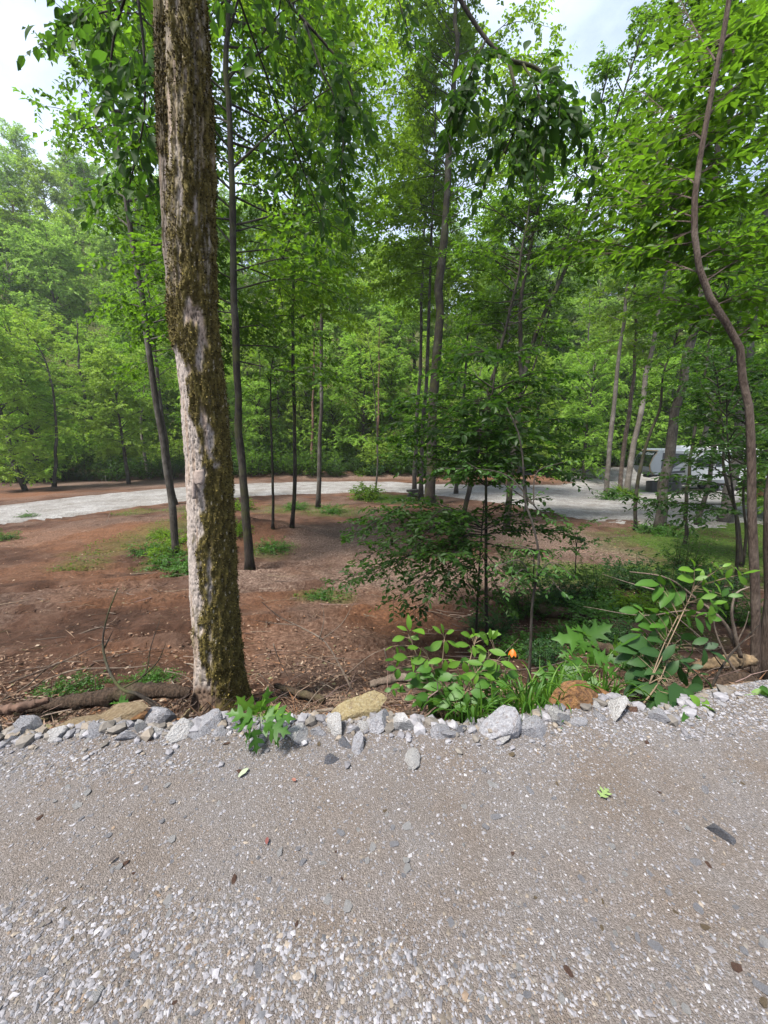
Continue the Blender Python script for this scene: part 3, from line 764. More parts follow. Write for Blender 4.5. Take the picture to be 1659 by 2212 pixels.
def spray(mb, tw, base, tip, rng, n_twig, per_twig, tl, leaf, droop=0.25, start=0.15, tint0=0.5, six=False, flat=0.7, wr=0.62, r0=0.012, side=6.28):
    """twigs to both sides of a limb, leaves along the twigs; limb = curve points"""
    base = np.asarray(base)
    n = len(base)
    s = np.linspace(start, 1.0, n_twig) + rng.normal(0, .02, n_twig)
    s = np.clip(s, 0, .999) * (n - 1); i = s.astype(int); fr = (s - i)[:, None]
    p = base[i] * (1 - fr) + base[np.minimum(i + 1, n - 1)] * fr
    t = unit(base[np.minimum(i + 1, n - 1)] - base[i])
    lat = unit(np.cross(t, np.array([0, 0, 1.0])) + 1e-6)
    sg = np.where(np.arange(n_twig) % 2 == 0, 1, -1)[:, None]
    d = unit(t * rng.uniform(.3, .9, (n_twig, 1)) + lat * sg * rng.uniform(.6, 1.1, (n_twig, 1)) + rng.normal(0, 1, (n_twig, 3)) * np.array([.25, .25, .45 * (1 - flat) + .12]))
    ln = tl * rng.uniform(.55, 1.15, n_twig) * (1.1 - 0.55 * np.abs(np.linspace(start, 1, n_twig) - .5))
    end = p + d * ln[:, None]; end[:, 2] -= droop * ln
    ctint = np.clip(tint0 + rng.normal(0, .16, n_twig), 0, 1)
    k = np.linspace(0.22, 1.0, per_twig)
    q = p[:, None] + (end - p)[:, None] * k[None, :, None]
    q[..., 2] += (droop * .35 * ln)[:, None] * (np.sin(k * np.pi))[None]
    td = unit(end - p)[:, None] + 0 * q
    tl_ = unit(np.cross(td, np.array([0, 0, 1.0])) + 1e-6)
    alt = np.where(np.arange(per_twig) % 2 == 0, 1, -1)[None, :, None]
    ld = unit(td * .6 + tl_ * alt * .75 + rng.normal(0, .3, q.shape) - np.array([0, 0, droop * .9]))
    nn = unit(np.array([0, 0, 1.0]) + rng.normal(0, .75 - .4 * flat, q.shape))
    L = leaf * rng.uniform(.6, 1.2, q.shape[:2])
    tt = np.clip(ctint[:, None] + rng.normal(0, .12, q.shape[:2]), 0, 1)
    m = q.shape[0] * q.shape[1]
    leaves(mb, q.reshape(m, 3), ld.reshape(m, 3), nn.reshape(m, 3), L.ravel(), L.ravel() * wr, tt.ravel(), six)
    if tw is not None:
        for a in range(0, n_twig):
            mid = (p[a] + end[a]) / 2; mid[2] += droop * .3 * ln[a]
            tw.tube(np.array([p[a], mid, end[a]]), [r0 * .6, r0 * .4, r0 * .15], 3, cap=False)

def pick(tr, hs):
    """points on a trunk line at heights hs"""
    z = tr[:, 2]
    return np.stack([np.interp(hs, z, tr[:, 0]), np.interp(hs, z, tr[:, 1]), hs], -1)

def crown(mb, wood, tr, h0, h1, R, n_limbs, rng, n_twig=16, per=10, tl=.6, leaf=.11, elev=(10, 55), droop=.25, tint0=.5, lean=None, six=False, flat=.6, wr=.62, low=.5, rl=.03, twigs=False, azr=None, dome=False):
    for i in range(n_limbs):
        s = (i + rng.uniform(.1, .9)) / n_limbs
        h = h0 + (h1 - h0) * s ** .9
        b = pick(tr, np.array([h]))[0]
        az = rng.uniform(*azr) if azr else i * 2.399 + rng.normal(0, .35)
        L = R * (low + (1 - low) * math.sin(math.pi * (.2 + .5 * s if dome else min(1, .12 + .82 * s)))) * rng.uniform(.65, 1.1)
        if s > .85 and not dome: L *= .65
        e = math.radians(elev[0] + (elev[1] - elev[0]) * s + rng.normal(0, 7))
        d = np.array([math.cos(az) * math.cos(e), math.sin(az) * math.cos(e), math.sin(e)])
        if lean is not None: d = d + lean
        tip = b + d * L; tip[2] -= droop * L * .3
        mid = (b + tip) / 2 + np.array([0, 0, .10 * L]) + rng.normal(0, .05 * L, 3)
        c = curve([b, mid, tip], 9)
        r = rl * L / max(R, .1)
        if wood is not None: wood.tube(c, np.linspace(max(r, .006), .004, 9), 5, cap=False)
        spray(mb, wood if twigs else None, c, None, rng, n_twig, per, tl * (.6 + .4 * L / R), leaf, droop, .18 if L < 2 else .28, np.clip(tint0 + rng.normal(0, .1), 0, 1), six, flat, wr)
        # forked side limb
        if L > 1.4:
            q = c[4]; d2 = unit(d + np.cross(d, [0, 0, 1]) * rng.choice([-.8, .8]) + rng.normal(0, .2, 3))
            t2 = q + d2 * L * .55; t2[2] -= droop * L * .15
            c2 = curve([q, (q + t2) / 2 + np.array([0, 0, .05 * L]), t2], 7)
            if wood is not None: wood.tube(c2, np.linspace(max(r * .6, .005), .003, 7), 4, cap=False)
            spray(mb, wood if twigs else None, c2, None, rng, max(5, n_twig * 2 // 3), per, tl * .8, leaf, droop, .15, np.clip(tint0 + rng.normal(0, .1), 0, 1), six, flat, wr)

def trunk_line(pts, Y=None, lean=0.0, base_lift=-0.08):
    """photo points from the foot upward -> world line standing on the ground"""
    b = G(*pts[0]) if Y is None else None
    if Y is None: Y = b[1]
    w = [P(x, y, Y) for x, y in pts]
    w = np.array(w)
    if b is None: w[0, 2] = float(zg(w[0, 0], Y)) + base_lift
    else: w[0] = b + np.array([0, 0, base_lift])
    return w

def grow(w, H):
    """carry a trunk line on up to height H above its foot"""
    top = w[-1]; d = unit(w[-1] - w[-2]); need = w[0, 2] + H - top[2]
    if need > .3:
        d = unit(d * np.array([.6, .6, 1])); e = top + d * need / max(d[2], .3)
        w = np.vstack([w, top + (e - top) * .5 + np.array([.1, .05, 0]), e])
    return w

def tree(name, label, pts, w_px, H, bark, leafm, crown_kw, group=None, Y=None, seed=1, cat='tree', fork=None, flare=1.35, extra=None):
    rng = np.random.default_rng(seed)
    w = grow(trunk_line(pts, Y), H)
    base = w[0].copy(); dp = depth_of(base)
    root = thing(name, label, cat, base + np.array([0, 0, .08]), group)
    off = base + np.array([0, 0, .08])
    c = curve(w - off, max(26, 4 * len(w)))
    hgt = c[:, 2] - c[0, 2]; rel = hgt / hgt[-1]
    r = w_px / 2 * dp / 830 * np.interp(rel, [0, .015, .05, .35, 1], [flare * 1.2, 1.16, 1.0, .78, .16])
    c = c + (np.stack([vn(np.arange(len(c)) * .55, np.zeros(len(c)), seed + 5), vn(np.arange(len(c)) * .55, np.zeros(len(c)), seed + 6), .5 + np.zeros(len(c))], 1) - .5) * np.minimum(1, rel * 12)[:, None] * r.max() * .45
    wob = 1 + .18 * (vn(np.arange(len(c)) * .9, np.zeros(len(c)), seed) - .5)
    wood = MB(); wood.tube(c, r * wob, 10)
    fcs = []
    if fork:
        for fp, fw in fork:
            f = np.array([P(x, y, base[1]) for x, y in fp]) - off
            f = grow(f + off, H * .85) - off
            fc = curve(f, 18)
            wood.tube(fc, fw / 2 * dp / 830 * np.linspace(1, .2, 18), 8)
            fcs.append(fc)
    mb = MB()
    for kw in (crown_kw if isinstance(crown_kw, list) else [crown_kw]):
        kw = dict(kw); h0 = kw.pop('h0'); h1 = kw.pop('h1', .97); line = kw.pop('line', None)
        tr = c if line is None else curve(np.array([P(x, y, base[1]) for x, y in line]) - off, 12)
        lo, hi = tr[0, 2], tr[-1, 2]
        crown(mb, wood, tr, lo + (hi - lo) * h0, lo + (hi - lo) * h1, rng=rng, **kw)
    for fc in fcs:
        crown(mb, wood, fc, fc[0, 2] + .45 * (fc[-1, 2] - fc[0, 2]), fc[-1, 2] - .05, 1.7, 20, rng, 14, 9, .6, .13)
    wood.build('trunk', bark, root, smooth=True)
    if mb.n: mb.build('crown', leafm, root, kind='stuff')
    return root

# ------------------------------------------------------------------ forest on the far slope: prototypes, then copies
def proto_tree(seed, H, R, leafm, bark, n_limbs, leaf, h0=.3, tint0=.5, lean=0, n_twig=18, per=10, tl=1.0, elev=(0, 52), droop=.25):
    rng = np.random.default_rng(seed)
    k = rng.normal(0, .25, (6, 2)); k[0] = 0
    line = np.stack([np.cumsum(k[:, 0]) * .6 + np.linspace(0, lean, 6), np.cumsum(k[:, 1]) * .6, np.linspace(0, H * .94, 6)], 1)
    c = curve(line, 16)
    wood = MB(); wood.tube(c, np.linspace(.016 * H, .02, 16), 7)
    mb = MB()
    crown(mb, wood, c, H * h0, H * .90, R, n_limbs, rng, n_twig, per, tl, leaf, elev, droop, tint0, rl=.07, flat=-.3, dome=True, low=.45)
    return wood.mesh('trunk', True), mb.mesh('crown'), bark, leafm

PROTO = [
    proto_tree(401, 20, 4.6, LEAF['far'], BARK['grey'], 48, .36, .28, .45, tl=1.3),
    proto_tree(402, 23, 4.0, LEAF['mid'], BARK['pale'], 36, .32, .35, .6, tl=1.1),
    proto_tree(403, 17, 4.8, LEAF['yellow'], BARK['grey'], 46, .34, .22, .5, tl=1.3),
    proto_tree(404, 25, 4.4, LEAF['far'], BARK['dark'], 52, .34, .30, .75, tl=1.2),
    proto_tree(405, 15, 4.2, LEAF['edge'], BARK['pale'], 44, .30, .15, .45, lean=1.5, tl=1.2),
    proto_tree(406, 24, 3.4, LEAF['bright'], BARK['pine'], 54, .28, .25, .6, tl=.9, elev=(-10, 40)),
    # slimmer, finer leaved ones for the forest edge
    proto_tree(407, 13, 3.4, LEAF['edge'], BARK['grey'], 52, .19, .05, .6, n_twig=22, per=12, tl=.9, elev=(0, 46)),
    proto_tree(408, 14, 3.2, LEAF['yellow'], BARK['grey'], 52, .19, .06, .5, lean=-1.0, n_twig=22, per=12, tl=.9, elev=(5, 55)),
    proto_tree(409, 10, 3.0, LEAF['edge'], BARK['dark'], 48, .18, .03, .5, n_twig=22, per=12, tl=.8, elev=(-5, 45)),
]
SPEC = ['broad pale green tree', 'tall mid green tree', 'wide yellow green tree', 'tall light green tree', 'leaning bright green tree', 'dark narrow tree',
        'fine leaved bright green tree', 'slender yellow green tree', 'low bushy mid green tree']
for tm, cm, bk, lm in PROTO:
    tm.materials.append(bk); cm.materials.append(lm)

def place_proto(i, x, y, s, rz, label, group, name='forest_tree'):
    root = thing(name, label, 'tree', (x, y, float(zg(x, y)) - .15), group)
    root.scale = (s, s, s * 1.0); root.rotation_euler = (0, 0, rz)
    for nm, me in (('trunk', PROTO[i][0]), ('crown', PROTO[i][1])):
        o = bpy.data.objects.new(nm, me); COL.objects.link(o); o.parent = root
        if nm == 'crown': o['kind'] = 'stuff'
    return root

def where(x, y):
    a = math.degrees(math.atan2(x, y))
    side = ['at the far left', 'past the road bend', 'past the mossy tree', 'past the thin trunks', 'past the poplar', 'past the soil mound', 'past the camper', 'at the far right'][int(np.clip((a + 48) // 12, 0, 7))]
    return side
rng = np.random.default_rng(88)
done = []
rows = [(48, 4.6, [6, 7, 8, 6, 8]), (53, 5.0, [6, 7, 2, 4, 8]), (60, 5.8, [0, 2, 1, 4, 7]), (70, 6.8, [0, 1, 2, 3, 5, 4]), (83, 7.8, [0, 1, 3, 2, 5]), (98, 9.5, [0, 3, 1, 2, 5]), (116, 11, [0, 3, 3, 1, 5]), (138, 13, [0, 3, 1, 0])]
rowname = ['at the wood foot', 'in the second row', 'low on the slope', 'partway up the slope', 'halfway up the slope', 'high on the slope', 'near the slope top', 'on the ridge']
for ri, (yy, gap, kinds) in enumerate(rows):
    xm = yy * 1.02 + 4
    x = -xm + rng.uniform(0, gap)
    while x < xm:
        px = x + rng.normal(0, gap * .22); py = yy + rng.normal(0, 1.8)
        if px > 14 and yy < 50: py += 5
        k = kinds[int(rng.integers(len(kinds)))]
        s = rng.uniform(.8, 1.2)
        if ri >= 3 and px > 0: s *= .92
        if ri >= 3 and px < -25: s *= 1.0
        place_proto(k, px, py, s, rng.uniform(0, 6.28), f'{SPEC[k]} {rowname[ri]} {where(px, py)}', 'trees of the wooded slope')
        x += gap * rng.uniform(.8, 1.2)

# dark shrubs that close the edge of the wood
def proto_shrub(seed, H, R, leafm, n, leaf):
    rng = np.random.default_rng(seed)
    wood, mb = MB(), MB()
    for i in range(n):
        az = i * 2.399; r = R * math.sqrt((i + .5) / n); top = np.array([math.cos(az) * r, math.sin(az) * r, H * (1 - .45 * (r / R) ** 2) * rng.uniform(.6, 1.05)])
        b = np.array([math.cos(az) * r * .25, math.sin(az) * r * .25, 0])
        c = curve([b, (b + top) / 2 + rng.normal(0, .12, 3), top], 8)
        wood.tube(c, np.linspace(.028, .006, 8), 4, cap=False)
        spray(mb, None, c, None, rng, 16, 9, .55, leaf, .2, .12, np.clip(.5 + rng.normal(0, .15), 0, 1), flat=.4)
    return wood.mesh('stem', True), mb.mesh('foliage'), leafm
SHRUB = [proto_shrub(501, 2.6, 1.9, LEAF['dark'], 22, .15), proto_shrub(502, 3.4, 2.0, LEAF['mid'], 24, .15), proto_shrub(503, 1.9, 1.6, LEAF['deep'], 18, .14), proto_shrub(504, 3.0, 1.8, LEAF['dark'], 22, .12),
         proto_shrub(505, .55, .6, LEAF['bright'], 12, .09), proto_shrub(506, .4, .55, LEAF['plant'], 10, .08),
         proto_shrub(507, 6.5, 2.6, LEAF['edge'], 46, .19), proto_shrub(508, 5.0, 2.4, LEAF['yellow'], 40, .18)]
for sm_, fm, lm in SHRUB:
    sm_.materials.append(BARK['dark']); fm.materials.append(lm)
SHN = ['dark rounded shrub', 'tall mid green shrub', 'low deep green shrub', 'upright dark shrub', 'small bright green bush', 'small leafy seedling bush', 'bright thicket shrub', 'yellow thicket shrub']
def place_shrub(k, x, y, s, rz, label, group, name='shrub'):
    root = thing(name, label, 'shrub', (x, y, float(zg(x, y)) - .05), group)
    root.scale = (s, s, s); root.rotation_euler = (0, 0, rz)
    for nm, me in (('stem', SHRUB[k][0]), ('foliage', SHRUB[k][1])):
        o = bpy.data.objects.new(nm, me); COL.objects.link(o); o.parent = root
        if nm == 'foliage': o['kind'] = 'stuff'
    return root
rng = np.random.default_rng(99)
for (x0, x1, y0, gap, rowl) in ((-48, 14, 45.0, 2.4, 'in the front row'), (-50, 16, 47.6, 2.6, 'in the second row'), (13, 50, 50.5, 2.8, 'along the back row')):
    x = x0
    while x < x1:
        yy = y0 + rng.normal(0, .5) - (0.20 * max(0, -x - 14) if y0 < 50 else 0)
        k = int(rng.choice([0, 1, 2, 3], p=[.35, .2, .2, .25]))
        place_shrub(k, x, yy, rng.uniform(.75, 1.25), rng.uniform(0, 6.28), f'{SHN[k]} {rowl} {where(x, yy)}', 'shrubs at the edge of the wood')
        x += gap * rng.uniform(.75, 1.25)

rng = np.random.default_rng(101)
for y0, gap, rowl in ((48.5, 3.0, 'behind the front shrubs'), (52.0, 3.4, 'deep in the wood edge')):
    x = -52.0
    while x < 54:
        yy = y0 + rng.normal(0, .7) + (3.5 if x > 13 else 0)
        k = 6 + int(rng.random() < .4)
        place_shrub(k, x, yy, rng.uniform(.75, 1.25), rng.uniform(0, 6.28), f'{SHN[k]} {rowl} {where(x, yy)}', 'thicket of tall shrubs in the wood edge')
        x += gap * rng.uniform(.75, 1.25)

# ------------------------------------------------------------------ the trees of the cleared field, one by one
g1 = 'slender trees standing in the cleared field'
std = dict(h0=.35, R=2.6, n_limbs=26, n_twig=16, per=9, tl=.75, leaf=.15, elev=(0, 50), flat=.55)
def kw(**k): d = dict(std); d.update(k); return d

tree('poplar_tree', 'slender grey trunk leaning left, foot in green weeds beside the mossy tree', [(381, 1205), (371, 1106), (349, 953), (333, 820), (315, 686), (293, 553), (258, 330)], 14, 18, BARK['grey'], LEAF['mid'],
     kw(h0=.32, R=2.7, n_limbs=60, n_twig=20, leaf=.15, tl=.75, azr=(-0.3, 2.8)), g1, seed=1)
tree('poplar_tree', 'thin dark trunk half hidden behind the leaning grey trunk', [(376, 1090), (360, 980), (349, 886), (336, 761), (320, 593)], 11, 16, BARK['grey'], LEAF['mid'], kw(h0=.35, R=2.8), g1, seed=2)
tree('poplar_tree', 'straight dark trunk just right of the mossy tree', [(540, 1232), (531, 1106), (520, 1006), (516, 926), (512, 820), (507, 686), (504, 553), (495, 300), (490, 130)], 17, 18, BARK['dark'], LEAF['mid'],
     kw(h0=.30, R=3.6, n_limbs=68, n_twig=20, leaf=.15, tl=.85, azr=(-.7, 3.84)), g1, seed=3)
tree('broken_sapling', 'thin black sapling bent over at its snapped top', [(589, 1142), (590, 1106), (586, 953), (584, 820), (580, 690), (560, 684), (535, 660)], 6, 4, BARK['dark'], LEAF['mid'],
     kw(h0=.55, h1=1, R=1.5, n_limbs=9, n_twig=10, leaf=.13), g1, seed=4)
tree('poplar_tree', 'thin straight black trunk between the snapped sapling and the pale grey trunk', [(630, 1140), (633, 1106), (636, 1033), (635, 873), (632, 713), (634, 580)], 8, 19, BARK['dark'], LEAF['bright'],
     kw(h0=.38, R=3.4, n_limbs=58, leaf=.17), g1, seed=5)
tree('poplar_tree', 'straight pale grey trunk standing close to the road edge mid field', [(687, 1098), (688, 1060), (692, 926), (694, 793), (695, 633), (697, 480)], 9, 25, BARK['grey'], LEAF['bright'],
     kw(h0=.42, R=3.9, n_limbs=64, leaf=.2), g1, seed=6)
tree('sapling', 'wispy thin sapling at the road edge with a small yellow green top', [(811, 1066), (815, 1006), (814, 926), (803, 793), (790, 700)], 4, 10, BARK['grey'], LEAF['yellow'],
     kw(h0=.5, R=1.6, n_limbs=16, n_twig=10, leaf=.12), g1, seed=7)
tree('pine_tree', 'reddish pine trunk beyond the road behind the wispy sapling', [(815, 1022), (818, 820), (820, 673)], 5.5, 18, BARK['pine'], LEAF['far'], kw(h0=.7, R=2.0, n_limbs=14), 'trunks beyond the road', seed=8)
for i, (pl, lb, bk) in enumerate([
    ([(582, 1010), (574, 900), (563, 814), (555, 700)], 'thin leaning trunk beyond the road behind the snapped sapling', 'grey'),
    ([(610, 1008), (606, 960), (600, 873), (592, 780), (590, 690)], 'slightly bowed trunk beyond the road next to the black trunk', 'grey'),
    ([(651, 1006), (650, 953), (650, 820), (648, 700)], 'straight thin trunk beyond the road right of the black trunk', 'dark'),
    ([(674, 1020), (674, 953), (678, 793), (680, 660)], 'pinkish thin trunk beyond the road left of the pale grey trunk', 'pine'),
    ([(324, 1034), (312, 985), (304, 913), (310, 860)], 'short pale trunk beyond the road left of the leaning grey trunk', 'pale'),
    ([(1264, 1000), (1266, 960), (1270, 806), (1275, 640)], 'straight pale trunk behind the gravel turnout', 'pale'),
    ([(1258, 1002), (1275, 950), (1297, 873), (1305, 793), (1320, 690)], 'pale trunk leaning right behind the gravel turnout', 'pale'),
    ([(430, 1030), (428, 900), (424, 700)], 'dark trunk beyond the road seen past the mossy tree', 'dark')]):
    tree('forest_tree', lb, pl, 6.5, 15, BARK[bk], LEAF['edge' if i % 2 else 'bright'], kw(h0=.45, R=2.6, n_limbs=18, leaf=.18), 'trunks beyond the road', seed=20 + i)

tree('poplar_tree', 'big dark barked poplar rising from the middle of the field edge', [(928, 1088), (931, 980), (939, 846), (945, 713), (955, 553), (968, 380), (978, 250), (985, 80), (988, 0)], 22, 30, BARK['dark'], LEAF['bright'],
     [kw(h0=.42, R=6.6, n_limbs=88, n_twig=22, per=10, leaf=.24, tl=1.2, azr=(-.45, 3.6))], g1, seed=9, flare=1.25)
tree('poplar_tree', 'thin grey trunk left of the big poplar, a block pile at its foot', [(895, 1066), (898, 953), (906, 820), (910, 686), (914, 553)], 8.5, 27, BARK['grey'], LEAF['bright'], kw(h0=.5, R=3.8, n_limbs=48, leaf=.22, azr=(.6, 4.2)), g1, seed=10)
tree('poplar_tree', 'thin grey trunk close against the big poplar', [(909, 1078), (915, 913), (922, 793), (929, 580)], 9, 26, BARK['grey'], LEAF['bright'], kw(h0=.52, R=3.6, n_limbs=42, leaf=.22, azr=(.6, 4.2)), g1, seed=11)
tree('poplar_tree', 'thin grey trunk a step right of the big poplar', [(985, 1068), (987, 1006), (998, 900), (1008, 760), (1015, 600)], 8, 17, BARK['grey'], LEAF['mid'], kw(h0=.40, R=2.6, n_limbs=22, leaf=.17), g1, seed=12)
tree('maple_tree', 'black trunk leaning right through the dark sapling leaves', [(992, 1150), (1009, 1086), (1030, 966), (1070, 793), (1094, 700), (1115, 614), (1130, 520)], 11, 13, BARK['dark'], LEAF['mid'], kw(h0=.52, R=2.8, n_limbs=34, leaf=.14, tint0=.4, azr=(-.3, 3.4)), g1, seed=13)
tree('maple_tree', 'black trunk forked into a V beside the hanging black box', [(1094, 1145), (1098, 1086), (1105, 1006), (1115, 926), (1126, 830), (1124, 740), (1123, 660), (1134, 606)], 13, 15, BARK['dark'], LEAF['mid'],
     kw(h0=.5, R=3.4, n_limbs=46, leaf=.15, tint0=.45, azr=(-.3, 3.4)), g1, seed=14, fork=[([(1124, 850), (1147, 753), (1174, 681), (1211, 606)], 10), ([(1116, 935), (1113, 900), (1140, 830)], 4)])
g2 = 'trees around the camper lot'
tree('poplar_tree', 'straight pale grey trunk, leftmost of three on the gravel island', [(1310, 1072), (1313, 993), (1324, 900), (1334, 793), (1348, 686), (1360, 566)], 10, 25, BARK['pale'], LEAF['bright'], kw(h0=.45, R=3.6, n_limbs=40, leaf=.22), g2, seed=15)
tree('poplar_tree', 'thin brownish trunk, middle of three on the gravel island', [(1338, 1067), (1353, 940), (1365, 846), (1374, 713), (1372, 606)], 9, 24, BARK['vine'], LEAF['yellow'], kw(h0=.45, R=3.2, n_limbs=36, leaf=.22), g2, seed=16)
tree('poplar_tree', 'leaning pale trunk, third of three on the gravel island by the camper nose', [(1352, 1075), (1364, 980), (1382, 900), (1398, 806), (1420, 686), (1436, 601)], 11.5, 26, BARK['pale'], LEAF['bright'], kw(h0=.45, R=3.6, n_limbs=40, leaf=.22), g2, seed=17)
tree('maple_tree', 'dark crooked thin trunk in front of the camper nose', [(1374, 1145), (1372, 1106), (1398, 953), (1428, 873), (1433, 814), (1454, 750), (1478, 686), (1492, 630)], 8, 9, BARK['dark'], LEAF['mid'], kw(h0=.56, R=1.5, n_limbs=20, leaf=.12, tl=.5), g2, seed=18)
tree('poplar_tree', 'stout grey trunk leaning right in front of the camper side', [(1423, 1150), (1430, 1106), (1438, 1020), (1452, 940), (1473, 820), (1494, 740), (1516, 606), (1530, 480)], 20, 22, BARK['grey'], LEAF['mid'], kw(h0=.46, R=4.2, n_limbs=58, leaf=.18), g2, seed=19)
tree('maple_tree', 'thin curved dark trunk right of the stout grey trunk', [(1476, 1182), (1484, 1150), (1481, 1106), (1484, 1060), (1505, 900), (1521, 806), (1541, 694)], 7.5, 10, BARK['dark'], LEAF['mid'], kw(h0=.6, R=1.9, n_limbs=18, leaf=.12), g2, seed=30)
tree('poplar_tree', 'short slanting grey trunk between the stout trunk and the pale double trunk', [(1506, 1135), (1516, 1090), (1528, 1050), (1545, 960)], 9, 14, BARK['grey'], LEAF['mid'], kw(h0=.5, R=2.2, n_limbs=16), g2, seed=31)
tree('poplar_tree', 'thick pale trunk beside the firewood pile at the camper rear', [(1565, 1128), (1575, 1070), (1590, 1012), (1600, 900), (1612, 780)], 20, 22, BARK['pale'], LEAF['mid'], kw(h0=.48, R=4.2, n_limbs=50, leaf=.18), g2, seed=32)
tree('maple_tree', 'pair of thin black stems on the mossy bank', [(1600, 1222), (1598, 1160), (1588, 1100), (1570, 1040)], 8, 6, BARK['dark'], LEAF['dark'], kw(h0=.7, R=1.2, n_limbs=12, leaf=.11), g2, seed=33, fork=[([(1604, 1222), (1612, 1150), (1606, 1090)], 6)])

# trees of the wood edge at the left, their branching in the open
for i, (pl, lb, wpx, R) in enumerate([
    ([(117, 1052), (120, 892), (112, 833), (99, 780), (60, 712), (32, 668)], 'crooked slim tree with fine spreading branches near the road bend', 6.5, 3.0),
    ([(187, 1012), (185, 926), (181, 846), (171, 780), (165, 690)], 'mottled dark trunk with a side stem curving from its foot', 9, 3.4),
    ([(196, 1012), (196, 950), (200, 880), (215, 820)], 'pale trunk close behind the mottled dark trunk', 6, 2.6),
    ([(20, 1040), (30, 980), (45, 900), (20, 850), (0, 820)], 'grey tree bending left out of the shrubs at the road bend', 6, 3.0)]):
    fk = [([(180, 1000), (160, 925), (148, 870), (155, 838), (172, 815)], 7)] if i == 1 else None
    tree('forest_tree', lb, pl, wpx, 11 + i, BARK['grey'], LEAF['yellow' if i % 2 == 0 else 'edge'], kw(h0=.28, R=R, n_limbs=28, leaf=.17, elev=(5, 50), twigs=False), 'trees at the left wood edge', seed=40 + i, fork=fk)

# other trees around the lot
for i, (x, y, k, s, lb) in enumerate([(20, 18, 8, 1.0, 'bushy mid green tree on the mossy bank past the wavy trunk'), (27, 24, 6, 1.15, 'fine leaved bright tree at the camper tail'), (33, 41, 1, .9, 'tall mid green tree behind the camper'),
        (23, 44, 6, 1.1, 'fine leaved bright tree behind the camper nose'), (19, 47, 7, 1.0, 'slender yellow green tree behind the turnout'), (-31, 33, 7, 1.0, 'slender yellow green tree over the road bend'), (-26, 39, 2, .75, 'wide yellow green tree past the road bend'), (-36, 40, 6, 1.2, 'fine leaved bright tree at the road bend')]):
    place_proto(k, x, y, s, i * 1.3, lb, 'trees around the lot', 'broadleaf_tree')

# ------------------------------------------------------------------ dark understorey saplings in front of the field
def limbs_tree(name, label, line, Y, w_px, bark, leafm, limbs, group=None, seed=1, leaf=.1, six=True, tl=.35, n_twig=16, per=7, droop=.2, tint0=.5, foot=None, flat=.85, cat='tree', start=.12, lr=.35):
    """a sapling whose limbs are given one by one: (photo points, distance of the tip)"""
    rng = np.random.default_rng(seed)
    w = np.array([P(x, y, Y) for x, y in line])
    w[0, 2] = float(zg(w[0, 0], Y)) - .05
    root = thing(name, label, cat, w[0] + np.array([0, 0, .05]), group)
    off = w[0] + np.array([0, 0, .05])
    c = curve(w - off, 26)
    r = w_px / 2 * depth_of(w[0]) / 830 * np.interp(np.linspace(0, 1, 26), [0, .04, 1], [1.3, 1, .35])
    wood, mb = MB(), MB()
    wood.tube(c, r * (1 + .12 * (vn(np.arange(26) * .8, np.zeros(26), seed) - .5)), 8)
    for lp, tipY in limbs:
        k = len(lp); ys = np.linspace(Y, tipY, k)
        q = np.array([P(x, y, yy) for (x, y), yy in zip(lp, ys)]) - off
        lc = curve(q, 12)
        wood.tube(lc, np.linspace(max(.005, r[0] * lr), .003, 12), 5, cap=False)
        L = np.linalg.norm(np.diff(lc, axis=0), axis=1).sum()
        spray(mb, wood, lc, None, rng, max(6, int(n_twig * L / 1.2)), per, tl, leaf, droop, start, np.clip(tint0 + rng.normal(0, .12), 0, 1), six, flat, .55, .006)
    wood.build('trunk', bark, root, smooth=True)
    mb.build('crown', leafm, root, kind='stuff')
    return root

rng = np.random.default_rng(3)
L1 = []
# tiers of nearly level sprays
for (yy, xl, xr) in ((745, 1000, 1215), (800, 960, 1250), (845, 880, 1215), (872, 845, 1180), (900, 860, 1265), (930, 835, 1225), (960, 870, 1250), (985, 850, 1190), (1010, 930, 1240), (820, 1000, 1160), (915, 900, 1150)):
    cx = 1060 + (900 - yy) * .08
    L1.append(([(cx, yy + 40), ((cx + xl) / 2, yy + 8), (xl + rng.uniform(-10, 20), yy + rng.uniform(-8, 22))], 6.2 + rng.uniform(-1.2, 1.4)))
    L1.append(([(cx, yy + 40), ((cx + xr) / 2, yy + 6), (xr + rng.uniform(-20, 10), yy + rng.uniform(-8, 22))], 6.2 + rng.uniform(-1.2, 1.4)))
    if rng.random() < .8: L1.append(([(cx, yy + 40), (cx - 20, yy + 15), (cx + rng.uniform(-90, 90), yy + rng.uniform(0, 30))], 4.6))
limbs_tree('maple_sapling', 'dark layered maple sapling in front of the big poplar', [(1054, 1335), (1050, 1116), (1052, 960), (1066, 830), (1076, 740)], 6.0, 8, BARK['dark'], LEAF['dark'], L1, seed=60, leaf=.105, n_twig=22, tl=.46, tint0=.5)
L2 = []
